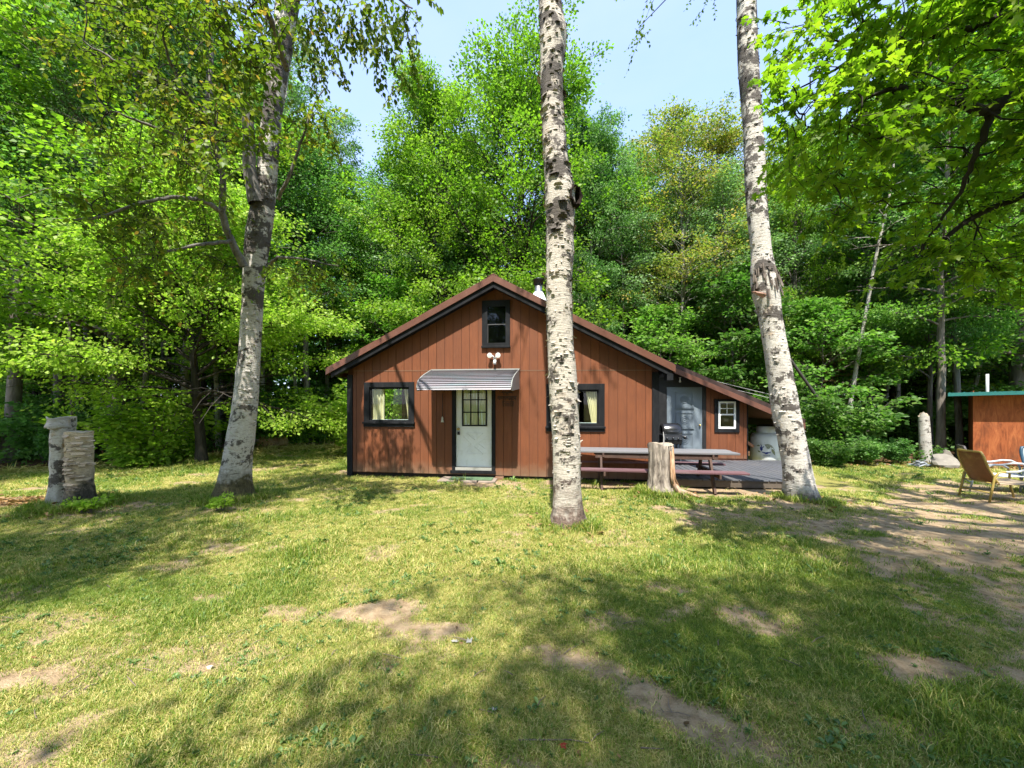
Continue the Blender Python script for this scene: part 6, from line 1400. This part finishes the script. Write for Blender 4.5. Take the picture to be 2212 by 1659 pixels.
# a high thin crown beyond the top of the photograph
C = np.stack([q.normal(0, 0.95, 22) + x[-1] - OFF[0], q.normal(0, 0.95, 22), q.uniform(11.8, 14.4, 22)], 1); O = unit(C - np.array([x[-1]-OFF[0], 0, 11.0])); twg = TB()
for c_ in C: b = np.array([np.interp(c_[2]-0.9, z, x) - OFF[0], 0, min(12.5, c_[2]-0.9)]); twg.tube(np.array([b, b*0.5 + c_*0.5 + [0, 0, 0.15], c_]), [0.03, 0.018, 0.006], 4)
link('crown', sprays(q, C, O, 6, 0.6, 9, 0.075, T_OVAL, 0.5, LF_BIRCH, twig=twg), MBi); link('branches', twg.mesh('branches', BK_DARK), MBi)

# right birch ---------------------------------------------------------------
YR = 7.05
rows = [(1098, 1684, 1800), (1090, 1688, 1786), (1075, 1692, 1772), (1040, 1690, 1760), (1000, 1687, 1752), (950, 1678, 1742), (900, 1667, 1731), (850, 1661, 1722), (800, 1655, 1712), (750, 1648, 1702), (700, 1640, 1692), (660, 1633, 1687), (640, 1624, 1686), (610, 1620, 1683), (580, 1620, 1676), (550, 1622, 1668), (500, 1617, 1663), (450, 1612, 1658), (400, 1608, 1656), (330, 1606, 1652), (280, 1605, 1649), (200, 1598, 1643), (150, 1594, 1640), (80, 1591, 1637), (0, 1590, 1634)]
V, F, z, x, r = photo_trunk(rows, YR, 14.5, 48, 9, 0.35)
RB = empty('birch_tree', (x[0], YR, g(x[0], YR))); tag(RB, 'right white birch leaning left over the end of the deck', 'tree'); OFF = np.array(RB.location)
BK_RT = m_birch('right_birch_bark', 0, 0.24, (0.68, 0.65, 0.59), 0.44, 0.22, (0.16, 0.14, 0.115), 0.010)
link('trunk', np_mesh('trunk', V - OFF, F, BK_RT, True), RB)
fm = flaps(qq, z, x - OFF[0], r, 0, 330, 0.1, 9.3, 0.04); fm.v = [(a, b, c - OFF[2]) for a, b, c in fm.v]; tag(fm.build('peeling_bark', BK_RT, RB), kind='stuff')
sc = MB(); p0 = at(1652, 620, YR)            # torn scar with hanging bark strips
for k in range(30):
    a = R(qq.uniform(185, 355)); zt_ = at(0, qq.uniform(572, 632), YR).z; l = qq.uniform(0.06, 0.22); rr_ = np.interp(zt_, z, r)*1.02; xx = np.interp(zt_, z, x); nn = Vector((math.cos(a), math.sin(a), 0)); tx = Vector((-math.sin(a), math.cos(a), 0)); w_ = qq.uniform(0.01, 0.03)
    p = Vector((xx, YR, zt_)) + nn*rr_ - Vector(OFF); o_ = nn*qq.uniform(0.01, 0.05); b = p - Vector((0, 0, l)) + o_ + Vector((0.045*l/0.3*1.2, 0, 0))
    sc.add([p-tx*w_, p+tx*w_, b+tx*w_*0.6, b-tx*w_*0.6, p+nn*0.018, b+nn*0.012], [(0, 4, 5, 3), (4, 1, 2, 5), (0, 1, 4), (3, 5, 2), (0, 3, 2, 1)])
sc.build('scar', m_bark('scar_wood', (0.025, 0.02, 0.016), (0.22, 0.18, 0.15), 14, (1, 1, 0.25)), RB)
fk = MB(); c0 = at(1627, 642, YR) - Vector(OFF); c0.y = -0.16
fk.add([c0 + Vector(v_) for v_ in ((0.08, 0.05, 0.0), (0.08, -0.08, 0.0), (-0.10, -0.06, 0.045), (-0.13, 0.0, 0.05), (0.09, 0.04, -0.05), (0.09, -0.06, -0.05), (-0.03, -0.03, -0.005))], [(0, 3, 2, 1), (1, 2, 6, 5), (2, 3, 6), (3, 0, 4, 6), (4, 5, 6), (0, 1, 5, 4)], True)
fk.build('shelf_fungus', m_plain('fungus', (0.48, 0.28, 0.22), 0.8, 0.15), RB)
C = np.stack([q.normal(0, 1.2, 85) + x[-1] - OFF[0], q.normal(0, 1.2, 85), q.uniform(11.0, 15.5, 85)], 1); O = unit(C - np.array([x[-1]-OFF[0], 0, 10.5])); twg = TB()
for c_ in C: b = np.array([np.interp(c_[2]-1.0, z, x) - OFF[0], 0, min(14.2, c_[2]-1.0)]); twg.tube(np.array([b, b*0.5 + c_*0.5 + [0, 0, 0.15], c_]), [0.03, 0.018, 0.006], 4)
link('crown', sprays(q, C, O, 6, 0.7, 9, 0.075, T_OVAL, 0.5, LF_BIRCH, twig=twg), RB); link('branches', twg.mesh('branches', BK_DARK), RB)

# left birch ----------------------------------------------------------------
YL = 6.9
rows = [(1100, 430, 566), (1090, 440, 558), (1075, 452, 552), (1050, 466, 546), (1000, 478, 545), (950, 487, 551), (900, 497, 556), (850, 505, 560), (800, 510, 562), (750, 516, 564), (700, 519, 567), (650, 522, 569), (600, 523, 573), (550, 526, 580), (500, 530, 588), (450, 540, 594), (400, 552, 598), (330, 558, 603), (270, 564, 607), (200, 572, 616), (150, 576, 624), (100, 584, 634), (50, 592, 640), (0, 596, 648)]
V, F, z, x, r = photo_trunk(rows, YL, 14.0, 48, 21, 0.40)
LB = empty('birch_tree', (x[0], YL, g(x[0], YL))); tag(LB, 'left birch with a side limb and yellowing leaves on the lawn', 'tree'); OFF = np.array(LB.location)
BK_LT = m_birch('left_birch_bark', 0.1, 0.42, (0.64, 0.61, 0.56), 0.50, 0.40, (0.10, 0.085, 0.04), 0.016)
link('trunk', np_mesh('trunk', V - OFF, F, BK_LT, True), LB)
fm = flaps(qq, z, x - OFF[0], r, 0, 420, 0.1, 8.8, 0.042); fm.v = [(a, b, c - OFF[2]) for a, b, c in fm.v]; tag(fm.build('peeling_bark', BK_LT, LB), kind='stuff')
BK_LIMB = m_bark('limb_bark', (0.03, 0.026, 0.022), (0.24, 0.22, 0.20), 12, (1, 1, 0.6), 0.6)
st = TB(); to = lambda a, Y: np.array(at(a[0], a[1], Y)) - OFF
def limb(pts, rads, k=9): 
    P = np.array([to((p[0], p[1]), p[2]) for p in pts]); u = np.linspace(0, 1, len(P)); uu = np.linspace(0, 1, len(P)*5); st.tube(np.stack([np.interp(uu, u, P[:, c_]) for c_ in range(3)], 1) + q.normal(0, 0.006, (len(uu), 3)), np.interp(uu, u, rads), k); return P
limb([(552, 440, 6.75), (540, 370, 6.7), (537, 300, 6.68), (536, 235, 6.66), (528, 215, 6.62), (512, 212, 6.6)], [0.125, 0.10, 0.092, 0.085, 0.075, 0.04], 14)
Ls = [limb([(528, 575, 6.6), (497, 515, 6.4), (478, 455, 6.2), (483, 385, 6.1), (470, 330, 6.0), (440, 262, 5.7), (405, 205, 5.4), (370, 140, 5.1), (352, 80, 4.9)], [0.065, 0.055, 0.05, 0.045, 0.04, 0.033, 0.026, 0.02, 0.012]),
      limb([(440, 262, 5.7), (452, 200, 5.8), (458, 130, 5.9), (452, 60, 6.0), (450, 0, 6.1), (452, -80, 6.2)], [0.04, 0.035, 0.03, 0.026, 0.022, 0.012]),
      limb([(478, 455, 6.2), (430, 430, 5.9), (370, 425, 5.5), (300, 440, 5.2), (215, 470, 5.0), (160, 475, 4.9)], [0.04, 0.03, 0.025, 0.02, 0.015, 0.008]),
      limb([(470, 330, 6.0), (400, 300, 5.6), (320, 270, 5.3), (240, 240, 5.0)], [0.035, 0.028, 0.02, 0.01]),
      limb([(405, 205, 5.4), (330, 170, 5.2), (250, 130, 5.0), (180, 90, 4.9)], [0.03, 0.022, 0.016, 0.008]),
      limb([(500, 520, 6.4), (420, 530, 5.9), (350, 545, 5.6), (240, 560, 5.3)], [0.03, 0.022, 0.016, 0.008]),
      limb([(575, 580, 6.6), (600, 555, 6.3), (660, 560, 6.0), (730, 575, 5.8)], [0.03, 0.022, 0.015, 0.008]),
      limb([(600, 430, 6.6), (625, 380, 6.4), (650, 310, 6.3), (672, 240, 6.2), (700, 190, 6.2)], [0.03, 0.025, 0.02, 0.014, 0.008]),
      limb([(640, 0, 6.9), (680, -60, 5.9), (750, -55, 5.1), (830, -25, 4.8), (890, 20, 4.7)], [0.045, 0.038, 0.028, 0.018, 0.008]),
      limb([(620, 150, 6.7), (590, 60, 5.9), (560, -30, 5.3), (500, -80, 4.9), (400, -90, 4.7), (280, -60, 4.6)], [0.05, 0.045, 0.04, 0.03, 0.02, 0.01]),
      limb([(680, -60, 5.9), (740, -120, 5.2), (840, -100, 4.8), (930, -50, 4.6)], [0.035, 0.03, 0.02, 0.01])]
link('branches', st.mesh('branches', BK_LIMB), LB)
allp = np.concatenate(Ls); tw = TB(); C = []; O = []
PEND = []
def grow_twigs(limbs):
    """join every spray to the nearest limb or to a spray already joined, nearest first, so twigs branch off twigs"""
    nodes = np.concatenate(limbs); pend = sorted(PEND, key=lambda c_: ((nodes - c_)**2).sum(1).min())
    for c_ in pend:
        b_ = nodes[np.argmin(((nodes - c_)**2).sum(1))]; d_ = np.linalg.norm(c_-b_); side = q.normal(0, 0.10, 3)*d_; P = np.array([b_, b_*0.65 + c_*0.35 + side, b_*0.3 + c_*0.7 + side*0.8 + np.array([0, 0, 0.05*d_]), c_]); tw.tube(P, [0.009, 0.007, 0.005, 0.003], 4)
        nodes = np.concatenate([nodes, P[1:]]); C.append(c_); O.append(unit(c_-b_ + q.normal(0, 0.15, 3)))
    PEND.clear()
def spray_area(poly, Yr, n):
    P = np.array(poly, float); lo, hi = P.min(0), P.max(0); got = 0
    while got < n:
        a, b = q.uniform(lo, hi); ins = False; j = len(P)-1
        for i in range(len(P)):
            if (P[i, 1] > b) != (P[j, 1] > b) and a < (P[j, 0]-P[i, 0])*(b-P[i, 1])/(P[j, 1]-P[i, 1]) + P[i, 0]: ins = not ins
            j = i
        if not ins: continue
        PEND.append(to((a, b), q.uniform(*Yr))); got += 1
spray_area([(200, -60), (450, -60), (450, 400), (420, 420), (330, 400), (240, 330), (180, 200), (120, 60)], (4.8, 6.2), 105)
spray_area([(450, -60), (590, -60), (585, 120), (560, 260), (520, 330), (450, 400)], (4.3, 5.1), 50)
spray_area([(150, 440), (330, 400), (350, 470), (330, 540), (280, 520), (180, 500)], (4.9, 5.9), 30)
spray_area([(400, 380), (470, 400), (520, 470), (480, 560), (400, 520)], (6.4, 6.9), 14)
spray_area([(215, 545), (330, 520), (345, 570), (320, 620)], (5.2, 5.8), 9)
spray_area([(370, 530), (480, 540), (500, 600), (400, 610)], (6.4, 6.9), 7)
spray_area([(590, 560), (650, 540), (740, 570), (700, 610), (600, 620)], (5.6, 6.4), 10)
spray_area([(610, 260), (680, 200), (740, 300), (720, 350), (620, 370)], (6.0, 6.6), 14)
spray_area([(640, -50), (930, -50), (900, 5), (800, 10), (660, 20)], (4.6, 5.1), 14)
spray_area([(520, -300), (150, -300), (100, -120), (560, -90)], (4.9, 6.4), 45)
grow_twigs(Ls)
link('crown', sprays(q, np.array(C), np.array(O), 5, 0.42, 9, 0.072, T_OVAL, 0.45, LF_BIRCH, 0.45, tw, 0.52), LB)
C2 = []; O2 = []
for a, y0, y1, n_ in ((665, 20, 120, 6), (700, 20, 160, 8), (735, 20, 170, 8), (775, 30, 110, 7), (810, 20, 120, 7), (845, 30, 190, 9), (868, 60, 200, 7), (895, 10, 40, 3), (680, 130, 175, 3), (640, 40, 120, 4)):
    for k in range(n_): C2.append(to((a + q.normal(0, 12), y0 + (y1-y0)*k/n_), q.uniform(4.6, 5.0))); O2.append(np.array([q.normal(0, 0.5), q.normal(0, 0.5), -0.7]))
link('hanging_twigs', sprays(q, np.array(C2), unit(np.array(O2)), 3, 0.18, 6, 0.070, T_OVAL, 0.7, LF_BIRCH, 0.5, tw, 0.36, 0.5), LB)
link('twigs', tw.mesh('twigs', BK_DARK), LB)

# maple overhanging from the right --------------------------------------------
MX, MY = 7.4, 2.9
OM = empty('maple_tree', (MX, MY, g(MX, MY))); tag(OM, 'overhanging maple branch reaching in from the upper right', 'tree'); OFF = np.array(OM.location)
st = TB(); zz = np.linspace(-0.1, 13, 14); st.tube(np.stack([0.12*np.sin(zz*0.5), 0.1*np.cos(zz*0.4)-0.1, zz], 1), 0.26*(1-zz/15.5), 14)
T0 = lambda h: np.array([0.12*math.sin(h*0.5), 0.1*math.cos(h*0.4)-0.1, h])
def mlimb(h, pts, rads, k=8):
    P = np.array([T0(h)] + [to((p[0], p[1]), p[2]) for p in pts]); u = np.linspace(0, 1, len(P)); uu = np.linspace(0, 1, len(P)*5); st.tube(np.stack([np.interp(uu, u, P[:, c_]) for c_ in range(3)], 1) + q.normal(0, 0.008, (len(uu), 3)), np.interp(uu, u, rads), k); return P
Ls = [mlimb(3.1, [(2400, 100, 3.12), (2212, 195, 3.20), (2130, 238, 3.24), (2040, 212, 3.28), (1935, 188, 3.36), (1870, 215, 3.44), (1800, 290, 3.52)], [0.09, 0.06, 0.05, 0.042, 0.03, 0.02, 0.012, 0.006]),
      mlimb(3.3, [(2420, 60, 3.12), (2212, 195, 3.22), (2140, 245, 3.28), (2105, 345, 3.36), (2060, 440, 3.52), (1990, 540, 3.68)], [0.05, 0.04, 0.035, 0.03, 0.02, 0.014, 0.007]),
      mlimb(3.8, [(2350, -20, 3.04), (2212, 20, 3.20), (2100, 60, 3.36), (1960, 90, 3.52), (1840, 130, 3.68), (1730, 190, 3.84)], [0.07, 0.05, 0.04, 0.03, 0.022, 0.014, 0.007]),
      mlimb(2.9, [(2420, 300, 3.36), (2260, 400, 3.60), (2100, 470, 3.84), (1980, 560, 4.00), (1880, 600, 4.16)], [0.07, 0.05, 0.035, 0.025, 0.015, 0.008]),
      mlimb(4.6, [(2330, -160, 3.20), (2120, -150, 3.44), (1950, -100, 3.68), (1820, -30, 3.84), (1740, 60, 4.00)], [0.08, 0.06, 0.045, 0.03, 0.018, 0.008]),
      mlimb(5.0, [(2300, -420, 3.68), (2100, -400, 4.16), (1950, -300, 4.48)], [0.08, 0.06, 0.03, 0.01])]
allp = np.concatenate(Ls); tw = TB(); C = []; O = []
spray_area([(1790, -80), (2300, -80), (2300, 330), (2000, 340), (1850, 330), (1770, 310), (1720, 270), (1672, 180), (1690, 100), (1760, 60)], (3.0, 3.75), 105)
spray_area([(1780, 310), (2300, 330), (2300, 600), (2060, 590), (1950, 560), (1850, 480), (1720, 430), (1690, 330)], (3.5, 4.3), 62)
spray_area([(2000, -500), (2700, -500), (2700, -80), (1900, -100)], (2.5, 3.1), 50)
grow_twigs(Ls)
link('crown', sprays(q, np.array(C), np.array(O), 5, 0.38, 12, 0.068, T_MAPLE, 0.22, LF_NEAR, 0.45, tw, 0.5), OM)
C = np.stack([q.normal(1.0, 2.0, 34), q.normal(0, 2.0, 34), q.uniform(8.5, 13, 34)], 1); O = unit(C - np.array([0, 0, 6.0]))
for c_ in C[::3]: st.tube(np.array([T0(c_[2]-1.5), c_*0.6 + T0(c_[2]-0.8)*0.4, c_]), [0.05, 0.03, 0.01], 4)
link('upper_crown', sprays(q, C, O, 6, 0.8, 8, 0.12, T_MAPLE, 0.25, LF_NEAR, 0.7), OM)
link('branches', st.mesh('branches', BK_DARK), OM); link('twigs', tw.mesh('twigs', BK_DARK), OM)
